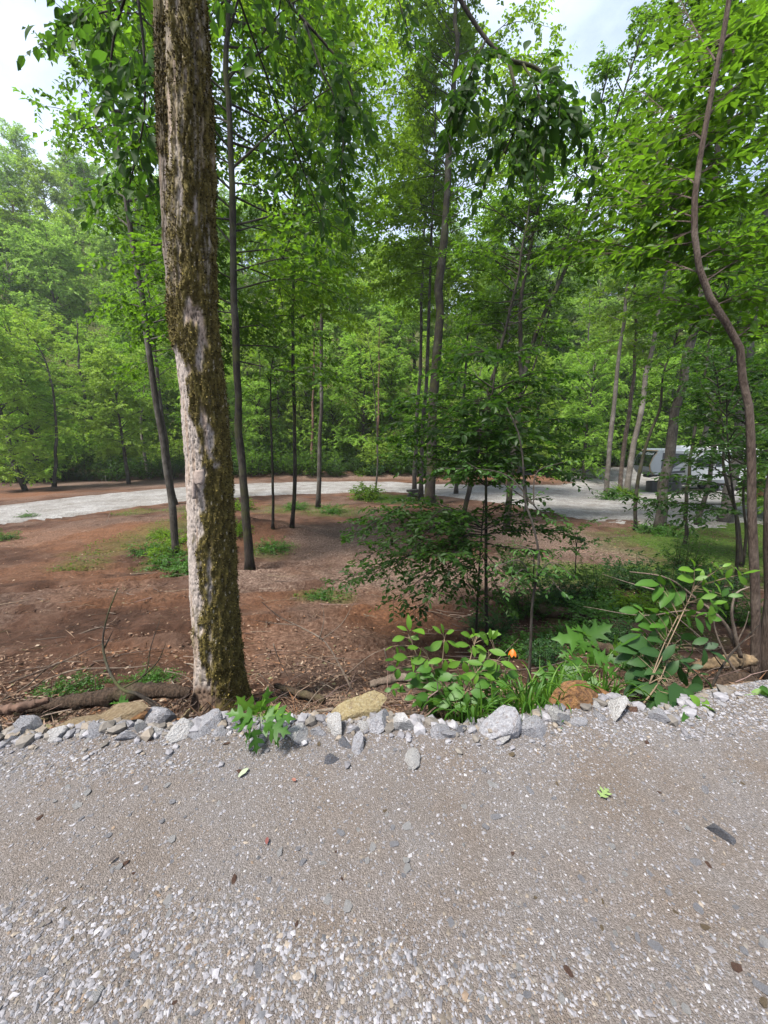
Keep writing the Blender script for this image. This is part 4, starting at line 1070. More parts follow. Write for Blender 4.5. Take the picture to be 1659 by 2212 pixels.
for (x1, y1, x2, y2, tY) in ((880, 1120, 745, 1160, 4.9), (900, 1150, 770, 1215, 4.7), (920, 1190, 715, 1262, 5.0), (940, 1230, 850, 1300, 4.6), (900, 1110, 800, 1100, 5.2), (1000, 1120, 1090, 1095, 5.6), (960, 1200, 1000, 1290, 4.7), (930, 1100, 870, 1075, 5.4),
                             (1060, 1130, 1180, 1105, 5.4), (1080, 1150, 1210, 1140, 5.8), (930, 1160, 830, 1250, 4.5), (1000, 1160, 960, 1240, 4.5), (980, 1250, 880, 1330, 4.8), (890, 1085, 790, 1140, 5.0), (950, 1130, 880, 1200, 4.4), (1010, 1230, 1040, 1310, 5.2), (960, 1180, 900, 1270, 4.3), (1070, 1100, 1160, 1075, 5.6), (1080, 1180, 1170, 1190, 5.2), (1060, 1210, 1130, 1260, 5.0), (890, 1200, 790, 1245, 5.2), (900, 1140, 810, 1180, 4.6), (870, 1110, 770, 1125, 5.6), (960, 1100, 920, 1130, 4.3), (1000, 1190, 940, 1200, 4.2), (1090, 1130, 1240, 1160, 6.2), (1060, 1240, 1100, 1320, 5.4)):
    L2.append(([(1042, 1130 + (y1 - 1100) * .5), (x1, y1), (x2, y2)], tY))
limbs_tree('maple_sapling', 'drooping dark maple sapling with low boughs sweeping over the soil', [(1030, 1340), (1034, 1250), (1042, 1130), (1046, 1080)], 5.4, 6, BARK['dark'], LEAF['dark'], L2, seed=61, leaf=.085, n_twig=20, tl=.36, tint0=.85, droop=.10, flat=.95)
L3 = []
for (x1, y1, x2, y2, tY) in ((1180, 1120, 1230, 1125, 3.4), (1190, 1215, 1240, 1245, 3.2), (1120, 1210, 1070, 1225, 3.2), (1130, 1230, 1090, 1265, 3.1), (1175, 1235, 1210, 1275, 3.0), (1110, 1060, 1010, 1000, 3.6), (1100, 1030, 950, 1010, 3.7), (1160, 1020, 1210, 1000, 3.5), (1150, 1190, 1130, 1180, 3.0)):
    L3.append(([(1152, 1260 if y1 > 1150 else 1090), (x1, y1), (x2, y2)], tY))
limbs_tree('beech_sapling', 'thin mottled sapling with a snapped yellow foot behind the box elder bush', [(1142, 1482), (1146, 1400), (1150, 1301), (1164, 1201), (1150, 1130), (1134, 1081), (1130, 1000), (1118, 930), (1095, 880)], 3.3, 7, BARK['grey'], LEAF['plant'], L3, seed=62, leaf=.05, n_twig=15, tl=.16, per=6, tint0=.35)
L4 = []
for (x0, y0, x1, y1, x2, y2, tY) in ((1590, 1090, 1450, 1085, 1330, 1065, 8.5), (1590, 1070, 1480, 1060, 1390, 1100, 8.0), (1580, 1050, 1500, 1035, 1440, 1025, 8.8), (1575, 1030, 1520, 1000, 1470, 990, 9.5), (1590, 1060, 1640, 1040, 1690, 1030, 8.0), (1575, 1000, 1530, 965, 1500, 945, 9.0),
                                     (1575, 1020, 1640, 980, 1700, 960, 8), (1570, 960, 1540, 920, 1510, 905, 8.6), (1575, 960, 1640, 900, 1700, 880, 7.8), (1570, 930, 1530, 870, 1490, 850, 9), (1600, 1110, 1540, 1100, 1480, 1125, 7.6), (1570, 900, 1630, 830, 1700, 800, 8),
                                     (1580, 990, 1560, 960, 1500, 985, 7.5), (1585, 1010, 1620, 1000, 1660, 1010, 7.2), (1570, 880, 1600, 820, 1660, 770, 8), (1570, 900, 1520, 840, 1500, 790, 8.5), (1575, 950, 1600, 920, 1690, 920, 7.5), (1580, 1000, 1640, 960, 1700, 1000, 8.5)):
    L4.append(([(x0, y0), (x1, y1), (x2, y2)], tY))
limbs_tree('hemlock_sapling', 'thin black sapling holding flat dark sprays across the camper', [(1596, 1240), (1592, 1150), (1586, 1090), (1576, 1000), (1570, 900), (1570, 850)], 8.2, 6, BARK['dark'], LEAF['dark'], L4, seed=63, leaf=.115, n_twig=19, tl=.48, tint0=.35)
L5 = []
for (x1, y1, x2, y2) in ((1250, 1140, 1295, 1120), (1240, 1155, 1200, 1130), (1255, 1180, 1310, 1165), (1240, 1190, 1190, 1190)):
    L5.append(([(1246, 1200), (x1, y1), (x2, y2)], 9.0))
limbs_tree('seedling', 'little dark seedling alone on the litter bank below the camper lot', [(1240, 1285), (1243, 1230), (1248, 1150)], 9.3, 3, BARK['dark'], LEAF['dark'], L5, seed=64, leaf=.09, n_twig=14, tl=.25, cat='seedling')

# ------------------------------------------------------------------ the wavy trunk close by at the right, with its beech sprays
L6 = []
for (pts, tY) in (([(1512, 590), (1440, 565), (1330, 545), (1235, 575)], 4.4), ([(1500, 480), (1430, 470), (1330, 400), (1240, 390)], 4.8), ([(1500, 430), (1400, 400), (1300, 330)], 5.4), ([(1505, 380), (1580, 330), (1680, 290)], 4.0),
                 ([(1510, 560), (1580, 520), (1700, 500)], 4.2), ([(1520, 610), (1600, 560), (1700, 540)], 4.0), ([(1502, 500), (1420, 510), (1290, 480)], 4.6), ([(1508, 520), (1400, 540), (1260, 520), (1180, 560)], 5.6), ([(1505, 400), (1420, 330), (1330, 270)], 5.6),
                 ([(1512, 330), (1590, 250), (1690, 210)], 4.6), ([(1515, 300), (1450, 250), (1390, 200)], 5.8), ([(1520, 260), (1600, 180), (1700, 140)], 5), ([(1500, 450), (1580, 430), (1700, 410)], 4.4), ([(1545, 660), (1600, 640), (1700, 660)], 4.2),
                 ([(1560, 690), (1500, 660), (1430, 640)], 5.2), ([(1590, 730), (1640, 700), (1720, 720)], 4.4), ([(1530, 200), (1600, 100), (1700, 60)], 5), ([(1500, 470), (1400, 440), (1250, 460)], 5.2), ([(1545, 130), (1500, 60), (1470, 0)], 6), ([(1550, 100), (1620, 30), (1700, 0)], 6)):
    L6.append((pts, tY))
limbs_tree('beech_tree', 'wavy reddish brown slender trunk rising close by past the pinnate sapling', [(1630, 1500), (1632, 1300), (1624, 1106), (1622, 953), (1617, 873), (1604, 820), (1602, 766), (1588, 724), (1550, 673), (1518, 606), (1505, 553), (1499, 480), (1528, 250), (1575, 0), (1590, -200)], 3.2, 17,
           BARK['vine'], LEAF['mid'], L6, seed=65, leaf=.09, n_twig=22, tl=.40, tint0=.5, flat=.8, lr=.13, start=.05)
tree('oak_tree', 'thick furrowed trunk at the very edge past the wavy trunk', [(1672, 1502), (1678, 1400), (1690, 1250), (1705, 1000)], 62, 12, BARK['vine'], LEAF['mid'], [], None, Y=3.3, seed=66, flare=1.15)

# ------------------------------------------------------------------ leaf blades big enough to pick apart
def blade_mesh(name, prof, mat, fold=.12, droop=.18, ripple=0.0, tint=.5, sweep=None):
    """blade of length 1 along +Y; prof = [(t, half width, forward sweep of the edge)]"""
    v, f = [], []
    for t, h, sw in prof:
        z = -droop * t * t
        v += [(0, t, z), (-h, t + sw, z + fold * h + ripple * math.sin(t * 19) * h), (h, t + sw, z + fold * h - ripple * math.sin(t * 17) * h)]
    for i in range(len(prof) - 1):
        a, b = i * 3, i * 3 + 3
        f += [(a, b, b + 1, a + 1), (a, a + 2, b + 2, b)]
    mb = MB(); mb.add(v, f, np.tile([min(1, tint + .22), tint - .08, tint - .08], len(prof))); me = mb.mesh(name, True); me.materials.append(mat); return me
OVATE = [(0, .004, 0), (.1, .13, .02), (.25, .27, .03), (.45, .32, .03), (.65, .26, .03), (.83, .13, .03), (1, .004, 0)]
ELLIP = [(0, .004, 0), (.12, .1, .02), (.3, .2, .02), (.5, .235, .02), (.7, .2, .02), (.88, .1, .02), (1, .004, 0)]
ROUND = [(0, .004, 0), (.08, .2, .0), (.25, .36, .0), (.5, .42, .0), (.75, .34, .0), (.92, .16, 0), (1, .004, 0)]
LOBED = [(0, .01, 0), (.10, .05, 0), (.16, .26, -.02), (.22, .36, .12), (.28, .09, .03), (.40, .08, 0), (.46, .30, .05), (.53, .40, .18), (.59, .10, .03), (.70, .09, 0), (.76, .22, .08), (.82, .08, .02), (1, .004, 0)]
MAPLE = [(0, .01, 0), (.02, .28, -.05), (.12, .52, .04), (.2, .2, .02), (.34, .24, 0), (.4, .5, .22), (.5, .17, .03), (.66, .15, 0), (.74, .24, .05), (.82, .1, 0), (1, .004, 0)]
def set3(name, prof, mk, **k):
    return [blade_mesh(name, prof, LEAF[mk], tint=t, droop=d, **k) for t, d in ((.3, .1), (.55, .25), (.8, .4))]
BL = {
    'tree': set3('leaf', OVATE, 'dark'), 'treelit': set3('leaf', OVATE, 'mid'), 'elder': set3('leaf', ELLIP, 'lime'), 'elder_low': set3('leaf', OVATE, 'plant', ripple=.1),
    'lobed': set3('leaf', LOBED, 'plant', ripple=.06), 'lobedlime': set3('leaf', LOBED, 'lime'), 'maple': set3('leaf', MAPLE, 'plant', ripple=.05), 'pinnate': set3('leaf', ELLIP, 'deep', ripple=.15),
    'pinlime': set3('leaf', ELLIP, 'lime', ripple=.1), 'pin': set3('leaf', ELLIP, 'plant', ripple=.12), 'round': set3('leaf', ROUND, 'lime'),
}
def leaf_at(kind, parent, p, d, n, L, rng, name='leaf'):
    d = Vector(d).normalized(); n = Vector(n)
    x = d.cross(n)
    if x.length < 1e-3: x = d.orthogonal()
    x.normalize(); n = x.cross(d)
    o = bpy.data.objects.new(name, BL[kind][int(rng.integers(3))]); COL.objects.link(o); o.parent = parent
    M = Matrix((x, d, n)).transposed().to_4x4()
    L = L * rng.uniform(.82, 1.18); w = L * rng.uniform(.8, 1.12)
    o.matrix_local = Matrix.Translation(Vector([float(c) for c in p])) @ M @ Matrix.Diagonal((w, L, L, 1))
    return o

# ------------------------------------------------------------------ the mossy tree
def mossy_tree():
    Y0 = 2.95
    ax = [(477, 1535, 128), (475, 1500, 110), (470, 1400, 105), (462, 1300, 104), (455, 1150, 100), (448, 1000, 99), (437, 850, 96), (425, 750, 101), (418, 650, 105), (416, 500, 103), (413, 300, 96), (408, 100, 94), (402, 0, 91)]
    W = np.array([P(x, y, Y0) for x, y, _ in ax])
    Rr = np.array([w / 2 * depth_of(p) / 830 for (_, _, w), p in zip(ax, W)])
    W[0] = W[1] + np.array([0.0, 0.0, -.22])
    top = W[-1]; d = unit(W[-1] - W[-3])
    for k, h in enumerate((1.5, 3.5, 6, 9)):
        W = np.vstack([W, top + d * h]); Rr = np.append(Rr, Rr[12] * (1 - .08 * (k + 1)))
    root = thing('mossy_tree', 'thick pale barked tree trunk cloaked in brown moss at the gravel edge', 'tree', (W[1][0], Y0, float(zg(W[1][0], Y0))))
    off = np.array(root.location)
    zz = np.concatenate([np.linspace(W[0, 2], W[12, 2], 430), np.linspace(W[12, 2] + .05, W[-1, 2], 50)])
    zs = W[:, 2]
    C = np.stack([np.interp(zz, zs, W[:, 0]), np.interp(zz, zs, W[:, 1]), zz], 1)
    R = np.interp(zz, zs, Rr) * np.interp(zz, [1.0, 3.0], [.90, .83])
    nth = 160
    th = np.linspace(0, 2 * np.pi, nth, endpoint=False)
    TH, ZZ = np.meshgrid(th, zz)
    def surf(C, R, seed):
        ct, st = np.cos(TH), np.sin(TH)
        X = C[:, 0:1] + R[:, None] * ct; Yv = C[:, 1:2] + R[:, None] * st
        px, py = to_px(np.stack([X, Yv, ZZ], -1))
        front = st < 0.25
        bare_polys = [
            [(380, 1560), (470, 1560), (468, 1465), (440, 1455), (428, 1400), (440, 1375), (430, 1330), (443, 1300), (425, 1262), (430, 1215), (418, 1190), (428, 1165), (442, 1150), (430, 1115), (446, 1090), (440, 1020), (434, 970), (424, 935), (412, 900), (404, 850), (410, 800), (398, 780), (388, 755), (370, 745), (330, 760), (350, 1000)],
            [(402, 640), (425, 668), (432, 690), (442, 725), (442, 765), (434, 795), (424, 800), (421, 765), (428, 725), (416, 698), (398, 692)],
            [(438, 860), (448, 900), (455, 950), (468, 1005), (462, 1015), (446, 965), (436, 905)],
            [(452, 1180), (458, 1230), (452, 1300), (446, 1290), (449, 1230)], [(455, 1330), (463, 1400), (458, 1440), (452, 1390)],
        ]
        jx = 26 * (fbm(TH * 7, ZZ * 14, seed + 1, 5) - .5); jy = 50 * (fbm(TH * 9, ZZ * 3, seed + 2, 4) - .5)
        bare = np.zeros(TH.shape)
        for q in bare_polys: bare = np.maximum(bare, in_poly(px + jx, py + jy, q))
        streak = fbm(TH * 26, ZZ * 5, seed + 3, 4)
        up = py < 640
        bare = np.where(front & up & (px < 392 + 24 * (fbm(TH * 3, ZZ * 2, seed + 4) - .5)), np.maximum(bare, (streak > .57)), bare)
        bare = np.maximum(bare, (streak > .69) & up)
        if seed == 730: bare = np.where((py < 340) & (streak < .66), 0, np.maximum(bare, (py > 340) & (streak > .42)))
        isl = fbm(TH * 9, ZZ * 7, seed + 5, 3)
        bare = np.where((isl > .66) & (py > 900) & (px > 415), 0, bare)
        bare = np.where(~front, (fbm(TH * 4, ZZ * 2.2, seed + 6) > .52), bare).astype(float)
        moss = 1 - bare
        m2 = moss.copy()
        for _ in range(2):
            m2 = (m2 + np.roll(m2, 1, 1) + np.roll(m2, -1, 1) + np.roll(m2, 1, 0) + np.roll(m2, -1, 0)) / 5
        ridge = fbm(TH * 18, ZZ * 14, seed + 7, 4) - .5
        flake = np.abs(fbm(TH * 26, ZZ * 26, seed + 8, 3) - .5)
        lump = fbm(TH * 9, ZZ * 14, seed + 9, 4)
        disp = (1 - m2) * (.022 * ridge - .014 * np.exp(-(flake / .03) ** 2)) + m2 * (.004 + .05 * (lump - .35))
        disp = disp * np.minimum(1, R[:, None] / .12) + .03 * (fbm(TH * 1.2, ZZ * .9, seed + 10) - .5) * 1.0
        flr = np.exp(-((ZZ - W[1][2]) / .16).clip(0)) * (.015 + .03 * np.maximum(0, np.sin(TH * 5 + 1)))
        X = C[:, 0:1] + (R[:, None] + disp + flr) * ct; Yv = C[:, 1:2] + (R[:, None] + disp + flr) * st
        crack = np.exp(-(flake / .035) ** 2)
        g = .8 + .45 * fbm(TH * 8, ZZ * 5, seed + 11, 4) - .05
        barkc = np.stack([.285 * g, .245 * g, .220 * g], -1) * (1 - .62 * crack)[..., None]
        warm = sm(.5, .65, fbm(TH * 6, ZZ * 3, seed + 12))[..., None]
        barkc = barkc * (1 - .25 * warm * np.array([.2, .6, 1.0]))
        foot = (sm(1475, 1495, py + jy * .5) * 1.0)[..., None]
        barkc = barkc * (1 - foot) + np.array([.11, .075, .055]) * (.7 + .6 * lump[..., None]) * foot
        mc = lump[..., None]
        mossc = np.array([.024, .017, .006]) * (1 - mc) + np.array([.118, .094, .022]) * mc
        chips = (_hash(np.floor(TH * 40), np.floor(ZZ * 60), seed) > .986)[..., None]
        mossc = np.where(chips, np.array([.3, .26, .2]), mossc)
        col = barkc * (1 - m2[..., None]) + mossc * m2[..., None]
        return np.stack([X, Yv, ZZ], -1), col, m2, np.stack([ct, st], -1)
    mat = tint_mat('mossy_bark', rough=.95, vary=.3, nscale=55, bump=.5)
    moss_mat = tint_mat('moss', rough=1.0, vary=.35, nscale=30, bump=0)
    n = len(zz)
    i = np.arange(n - 1)[:, None] * nth; k = np.arange(nth)[None]; k2 = (k + 1) % nth
    F = np.stack([i + k, i + k2, i + nth + k2, i + nth + k], 2).reshape(-1, 4)
    V, col, m2, dirs = surf(C, R, 700)
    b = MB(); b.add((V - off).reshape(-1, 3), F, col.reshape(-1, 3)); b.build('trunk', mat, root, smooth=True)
    # second stem that parts from the first high up
    sx = [(402, 760, 40), (390, 640, 62), (380, 520, 66), (368, 300, 58), (358, 0, 52)]
    S = np.array([P(x, y, Y0 + .16) for x, y, _ in sx]); Sr = np.array([w / 2 * depth_of(p) / 830 for (_, _, w), p in zip(sx, S)])
    d2 = unit(S[-1] - S[-2])
    for h in (2, 5, 8): S = np.vstack([S, S[4] + d2 * h]); Sr = np.append(Sr, Sr[4] * (1 - .06 * h))
    C2 = np.stack([np.interp(zz, S[:, 2], S[:, 0]), np.interp(zz, S[:, 2], S[:, 1]), zz], 1)
    R2 = np.interp(zz, S[:, 2], Sr) * .76; keep = zz > S[0, 2]
    V2, col2, m22, dirs2 = surf(C2, R2, 730)
    V2, col2 = V2[keep], col2[keep]; n2 = len(V2)
    i = np.arange(n2 - 1)[:, None] * nth
    F2 = np.stack([i + k, i + k2, i + nth + k2, i + nth + k], 2).reshape(-1, 4)
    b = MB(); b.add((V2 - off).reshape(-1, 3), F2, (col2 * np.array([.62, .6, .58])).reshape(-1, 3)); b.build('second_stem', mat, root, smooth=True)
    # moss pile
    rng = np.random.default_rng(71)
    mb = MB()
    for VV, mm, dd, cc, cnt in ((V, m2, dirs, col, 34000), (V2, m22[keep], dirs2[keep], col2, 6000)):
        ok = np.argwhere((mm > .75) & (VV[..., 2] < 5.2))
        s = ok[rng.integers(0, len(ok), cnt)]
        p = VV[s[:, 0], s[:, 1]] - off + rng.normal(0, .004, (cnt, 3)); nd = np.concatenate([dd[s[:, 0], s[:, 1]], np.zeros((cnt, 1))], 1)
        d = unit(nd * rng.uniform(.5, 1.2, (cnt, 1)) + np.array([0, 0, -.35]) + rng.normal(0, .5, (cnt, 3)))
        sd_ = unit(np.cross(d, rng.normal(size=(cnt, 3))))
        L = rng.uniform(.006, .019, (cnt, 1)); w = rng.uniform(.003, .008, (cnt, 1))
        v = np.stack([p - sd_ * w, p + sd_ * w, p + d * L], 1)
        cl = np.array([.022, .016, .006]) + rng.random((cnt, 1)) ** 1.6 * np.array([.118, .094, .022])
        mb.add(v.reshape(-1, 3), np.arange(cnt * 3).reshape(-1, 3), np.repeat(cl, 3, 0))
    mb.build('moss', moss_mat, root, kind='stuff')
    # loose bark plates on the bare side
    for px, py, w, h in ((432, 1030, .045, .05), (421, 1056, .02, .07)):
        p = P(px, py, Y0 - .17) - off
        q = MB(); a = np.linspace(-1, 1, 6); hh = np.linspace(-1, 1, 7); A, H = np.meshgrid(a, hh)
        j = .2 * (fbm(A * 2 + px, H * 2, 3) - .5)
        vv = np.stack([p[0] + (A + j) * w * (1 - .3 * np.abs(H)), p[1] - .012 - .02 * (1 - A ** 2) + .012 * H, p[2] + (H + j) * h / 1.0], -1)
        ii = np.arange(42).reshape(7, 6); ff = np.stack([ii[:-1, :-1], ii[:-1, 1:], ii[1:, 1:], ii[1:, :-1]], -1).reshape(-1, 4)
        q.add(vv.reshape(-1, 3), ff, (.2, .16, .14)); o = q.build('bark_plate', mat, root, smooth=True)
        md = o.modifiers.new('thick', 'SOLIDIFY'); md.thickness = .004
    # overhanging limbs and their leaves
    fol = MB(); fwood = MB(); rng = np.random.default_rng(72); count = 0
    limbs = [
        ([(402, -900, 2.95), (700, -500, 4.0), (960, -60, 4.4), (1000, 10, 4.4), (1050, 85, 4.4), (1098, 130, 4.3)], .035, 0),
        ([(1098, 130, 4.3), (1160, 148, 4.3), (1205, 200, 4.2), (1222, 255, 4.1)], .018, 26), ([(1098, 130, 4.3), (1112, 190, 4.2), (1118, 250, 4.2), (1090, 330, 4.1)], .016, 30),
        ([(1130, 138, 4.3), (1165, 220, 4.1), (1150, 300, 4.1)], .010, 20), ([(1050, 85, 4.4), (1020, 150, 4.3), (985, 230, 4.3)], .010, 30),
        ([(402, -900, 2.95), (500, -300, 3.8), (620, 0, 4.6), (680, 70, 4.6), (735, 135, 4.6), (770, 235, 4.5)], .022, 46), ([(660, 50, 4.6), (690, 140, 4.4), (740, 260, 4.4), (735, 390, 4.4)], .012, 34),
        ([(402, -900, 2.95), (350, -300, 3.2), (290, -60, 3.8), (250, 60, 4.0), (235, 180, 4.0)], .018, 44), ([(290, -60, 3.8), (310, 100, 3.7), (310, 260, 3.7), (280, 400, 3.8)], .012, 44),
        ([(250, 20, 4.0), (200, 40, 4.2), (165, 90, 4.3)], .008, 14), ([(402, -500, 3.0), (470, -150, 3.6), (560, 120, 4.2), (640, 330, 4.6), (700, 480, 4.8)], .012, 30),
        ([(402, -700, 3.0), (700, -300, 4.6), (850, -30, 5.2), (880, 60, 5.2)], .014, 20),
    ]
    for lp, r, nl in limbs:
        q = np.array([P(x, y, yy) if y > -400 else np.array([W[12][0] + (x - 402) / 830 * 2.5, yy, top[2] + (-y) / 830 * 2.6]) for x, y, yy in lp]) - off
        c = curve(q, 26)
        m = MB(); m.tube(c, np.linspace(r, r * .45, 26), 7); m.build('limb', BARK['dark'], root, smooth=True)
        tail = c[8:]
        for a in range(nl):
            s = rng.random() ** .7; j = min(len(tail) - 2, int(s * (len(tail) - 1)))
            az = rng.random() * 6.283; rr = rng.uniform(.02, .34)
            p = tail[j] + np.array([math.cos(az) * rr, math.sin(az) * rr, -rng.uniform(0, .28) + .06])
            dd = np.array([math.cos(az) * .7, math.sin(az) * .7, -rng.uniform(.2, 1.1)])
            nn = np.array([rng.normal(0, .5), rng.normal(0, .5), 1])
            if count < 300:
                leaf_at('tree' if rng.random() < .75 else 'treelit', root, p, dd, nn, rng.uniform(.09, .16), rng); count += 1  # mostly dark copies: backlit silhouette put into the leaf colour
        if nl:
            spray(fol, fwood, tail, None, rng, 10 + nl // 3, 8, .5, .11, .45, 0, .45, True, .5, .58, .006)
    # the crown high above the frame
    tr = np.stack([C[:, 0], C[:, 1], C[:, 2]], 1)[430:] - off
    fol.build('crown', LEAF['dark'], root, kind='stuff'); fwood.build('twig', BARK['dark'], root, kind='stuff')  # crown coloured dark like the hanging leaves, as if backlit
mossy_tree()

# ------------------------------------------------------------------ plants on the bank
STEM = plain_mat('green_stem', (.10, .17, .04), .7, noise=.3)
STEMB = plain_mat('brown_stem', (.14, .10, .06), .8, noise=.3)
def stem(parent, pts, r0, r1, mat=STEM, name='stem'):
    m = MB(); c = curve(pts, 12); m.tube(c, np.linspace(r0, r1, 12), 6); return m.build(name, mat, parent, smooth=True)

def herb(name, label, base, px_leaves, kind, stem_top, r=.006, group=None, cat='plant', smat=STEM, seed=1, branch=False):
    """leaves: (px of leaf foot, px of leaf tip, distance, kind)"""
    rng = np.random.default_rng(seed)
    root = thing(name, label, cat, base, group)
    off = np.array(root.location)
    tops = [np.array(t) - off for t in stem_top]
    for q, t in enumerate(tops):
        s0 = np.zeros(3) - [0, 0, .04] if q == 0 or not branch else tops[0] * .45
        stem(root, [s0, s0 + (t - s0) * .5 + rng.normal(0, .02, 3) + [0, 0, .02], t], r * (1 if q == 0 or not branch else .6), r * .4, smat)
    for (x0, y0), (x1, y1), yy, kd in px_leaves:
        def above(x, y, d):
            q = P(x, y, d)
            if q[2] < float(zpad(q[0], q[1])) + .012:
                g = G(x, y); q = P(x, y, g[1] - .03)
            return q
        a = above(x0, y0, yy) - off; e = above(x1, y1, yy - .03 + rng.normal(0, .02)) - off
        # leaf stalk back to the nearest stem
        j = min(range(len(tops)), key=lambda q: np.linalg.norm(tops[q] - a))
        m = tops[j] * float(np.clip(np.dot(a, tops[j]) / np.dot(tops[j], tops[j]) - .08, .15, 1))
        if np.linalg.norm(a - m) > .015: stem(root, [m, (m + a) / 2 + [0, 0, .01], a], r * .35, r * .25, smat, 'leaf_stalk')
        L = np.linalg.norm(e - a)
        leaf_at(kd or kind, root, a, e - a, np.array([rng.normal(0, .5), -.5 + rng.normal(0, .4), .9]), L, rng)
    return root

b = G(550, 1600)
herb('wild_lettuce', 'young plant with deeply lobed leaves sprouting from the stones by the mossy tree', b, [
    ((548, 1572), (558, 1640), 1.70, None), ((545, 1570), (518, 1618), 1.70, None), ((548, 1550), (490, 1532), 1.74, None), ((556, 1545), (515, 1512), 1.8, 'lobedlime'), ((562, 1540), (590, 1500), 1.82, None),
    ((568, 1548), (640, 1545), 1.74, None), ((566, 1545), (618, 1522), 1.78, 'lobedlime'), ((566, 1562), (636, 1588), 1.70, None), ((556, 1540), (540, 1515), 1.8, 'lobedlime'), ((560, 1540), (568, 1512), 1.8, 'lobedlime'), ((570, 1560), (612, 1600), 1.68, None), ((552, 1560), (496, 1570), 1.72, None)],
    'lobed', [P(560, 1540, 1.78)], r=.004, seed=81)
rng = np.random.default_rng(82)
# box elder bush
bx = np.array([.42, 2.22, float(zg(.42, 2.22))])
elder = []
def trefoil(cx, cy, yy, L, kd, up=0):
    for a in (-70, 0, 70):
        t = math.radians(a + rng.normal(0, 12)); tilt = rng.uniform(.55, 1.0)
        elder.append(((cx + 6 * math.sin(t), cy + 4), (cx + L * math.sin(t), cy + L * tilt * math.cos(t) * (1 if up == 0 else -1)), yy, kd))
for cx, cy, L, kd, yy in ((960, 1380, 38, 'elder', 2.3), (1020, 1390, 42, 'elder', 2.28), (1000, 1425, 44, 'elder', 2.2), (1050, 1400, 42, 'elder', 2.3), (1075, 1425, 40, 'elder', 2.25), (985, 1455, 42, 'elder_low', 2.2), (1035, 1450, 44, 'elder', 2.2),
                          (1065, 1470, 40, 'elder_low', 2.2), (960, 1480, 40, 'elder_low', 2.2), (1010, 1490, 44, 'elder_low', 2.15), (1050, 1505, 42, 'elder_low', 2.15), (980, 1515, 40, 'elder_low', 2.1), (880, 1372, 30, 'elder', 2.35), (855, 1392, 30, 'elder', 2.35),
                          (910, 1395, 32, 'elder', 2.3), (885, 1415, 34, 'elder', 2.3), (925, 1420, 34, 'elder', 2.28), (862, 1440, 32, 'elder_low', 2.3), (905, 1450, 34, 'elder_low', 2.25), (940, 1440, 36, 'elder_low', 2.25), (1090, 1450, 36, 'elder_low', 2.3),
                          (935, 1500, 38, 'elder_low', 2.2), (1085, 1500, 36, 'elder_low', 2.2), (930, 1470, 36, 'elder_low', 2.3), (1000, 1540, 36, 'elder_low', 2.1), (1045, 1365, 30, 'elder', 2.35), (962, 1420, 40, 'elder', 2.25), (870, 1475, 30, 'elder_low', 2.3), (900, 1500, 30, 'elder_low', 2.25), (1020, 1520, 38, 'elder_low', 2.12)):
    trefoil(cx, cy, yy, L, kd)
for _ in range(26):
    cx, cy = rng.uniform(940, 1090), rng.uniform(1420, 1540)
    trefoil(cx, cy, rng.uniform(2.25, 2.45), rng.uniform(26, 38), 'elder_low')
for _ in range(10):
    trefoil(rng.uniform(850, 940), rng.uniform(1400, 1520), rng.uniform(2.3, 2.45), rng.uniform(22, 32), 'elder_low')
for cx, cy in ((958, 1365), (1022, 1370), (885, 1358), (1058, 1378)):
    trefoil(cx, cy, 2.3, 24, 'elder', 1)
herb('box_elder_bush', 'lime green box elder bush with drooping three part leaves before the red soil', bx, elder, 'elder', [P(960, 1375, 2.32), P(1030, 1375, 2.3), P(882, 1370, 2.35), P(1070, 1400, 2.3), P(925, 1420, 2.3)], .007, seed=83, smat=STEMB)
# tall lobed plants at mid right
lob = []
for cx, cy, tx, ty, yy, kd in ((1268, 1375, 1318, 1352, 2.9, 'maple'), (1265, 1372, 1240, 1345, 2.9, 'maple'), (1260, 1380, 1215, 1378, 2.85, 'maple'), (1262, 1385, 1255, 1420, 2.8, 'maple'), (1272, 1385, 1300, 1402, 2.8, 'lobed'), (1285, 1420, 1330, 1425, 2.7, 'maple'),
                           (1320, 1415, 1345, 1390, 2.75, 'lobedlime'), (1315, 1420, 1345, 1435, 2.7, 'maple'), (1300, 1440, 1340, 1462, 2.6, 'lobed'), (1260, 1430, 1210, 1440, 2.7, 'maple'), (1255, 1440, 1225, 1470, 2.6, 'lobed'), (1245, 1455, 1195, 1490, 2.55, 'maple'),
                           (1265, 1450, 1275, 1498, 2.5, 'lobed'), (1230, 1470, 1175, 1455, 2.6, 'lobed'), (1330, 1440, 1390, 1450, 2.6, 'maple'), (1345, 1430, 1395, 1420, 2.65, 'maple'), (1355, 1450, 1370, 1490, 2.5, 'lobed'), (1290, 1465, 1245, 1495, 2.5, 'lobed'),
                           (1200, 1500, 1150, 1480, 2.4, 'maple'), (1210, 1505, 1160, 1520, 2.3, 'lobed'), (1225, 1500, 1255, 1530, 2.3, 'lobed'), (1290, 1405, 1275, 1440, 2.75, 'maple'), (1330, 1395, 1330, 1372, 2.8, 'lobedlime'), (1240, 1410, 1205, 1415, 2.8, 'lobed'), (1180, 1540, 1130, 1530, 2.2, 'maple'), (1185, 1545, 1200, 1575, 2.1, 'lobed')):
    lob.append(((cx, cy), (tx, ty), yy, kd))
bl = np.array([1.30, 2.6, float(zg(1.30, 2.6))])
herb('lobed_weed', 'tall weed with star shaped lobed leaves behind the rusty orange boulder', bl, lob, 'maple', [P(1266, 1370, 2.9), P(1325, 1405, 2.75), P(1250, 1440, 2.6), P(1350, 1440, 2.6), P(1215, 1490, 2.35)], .006, seed=84)
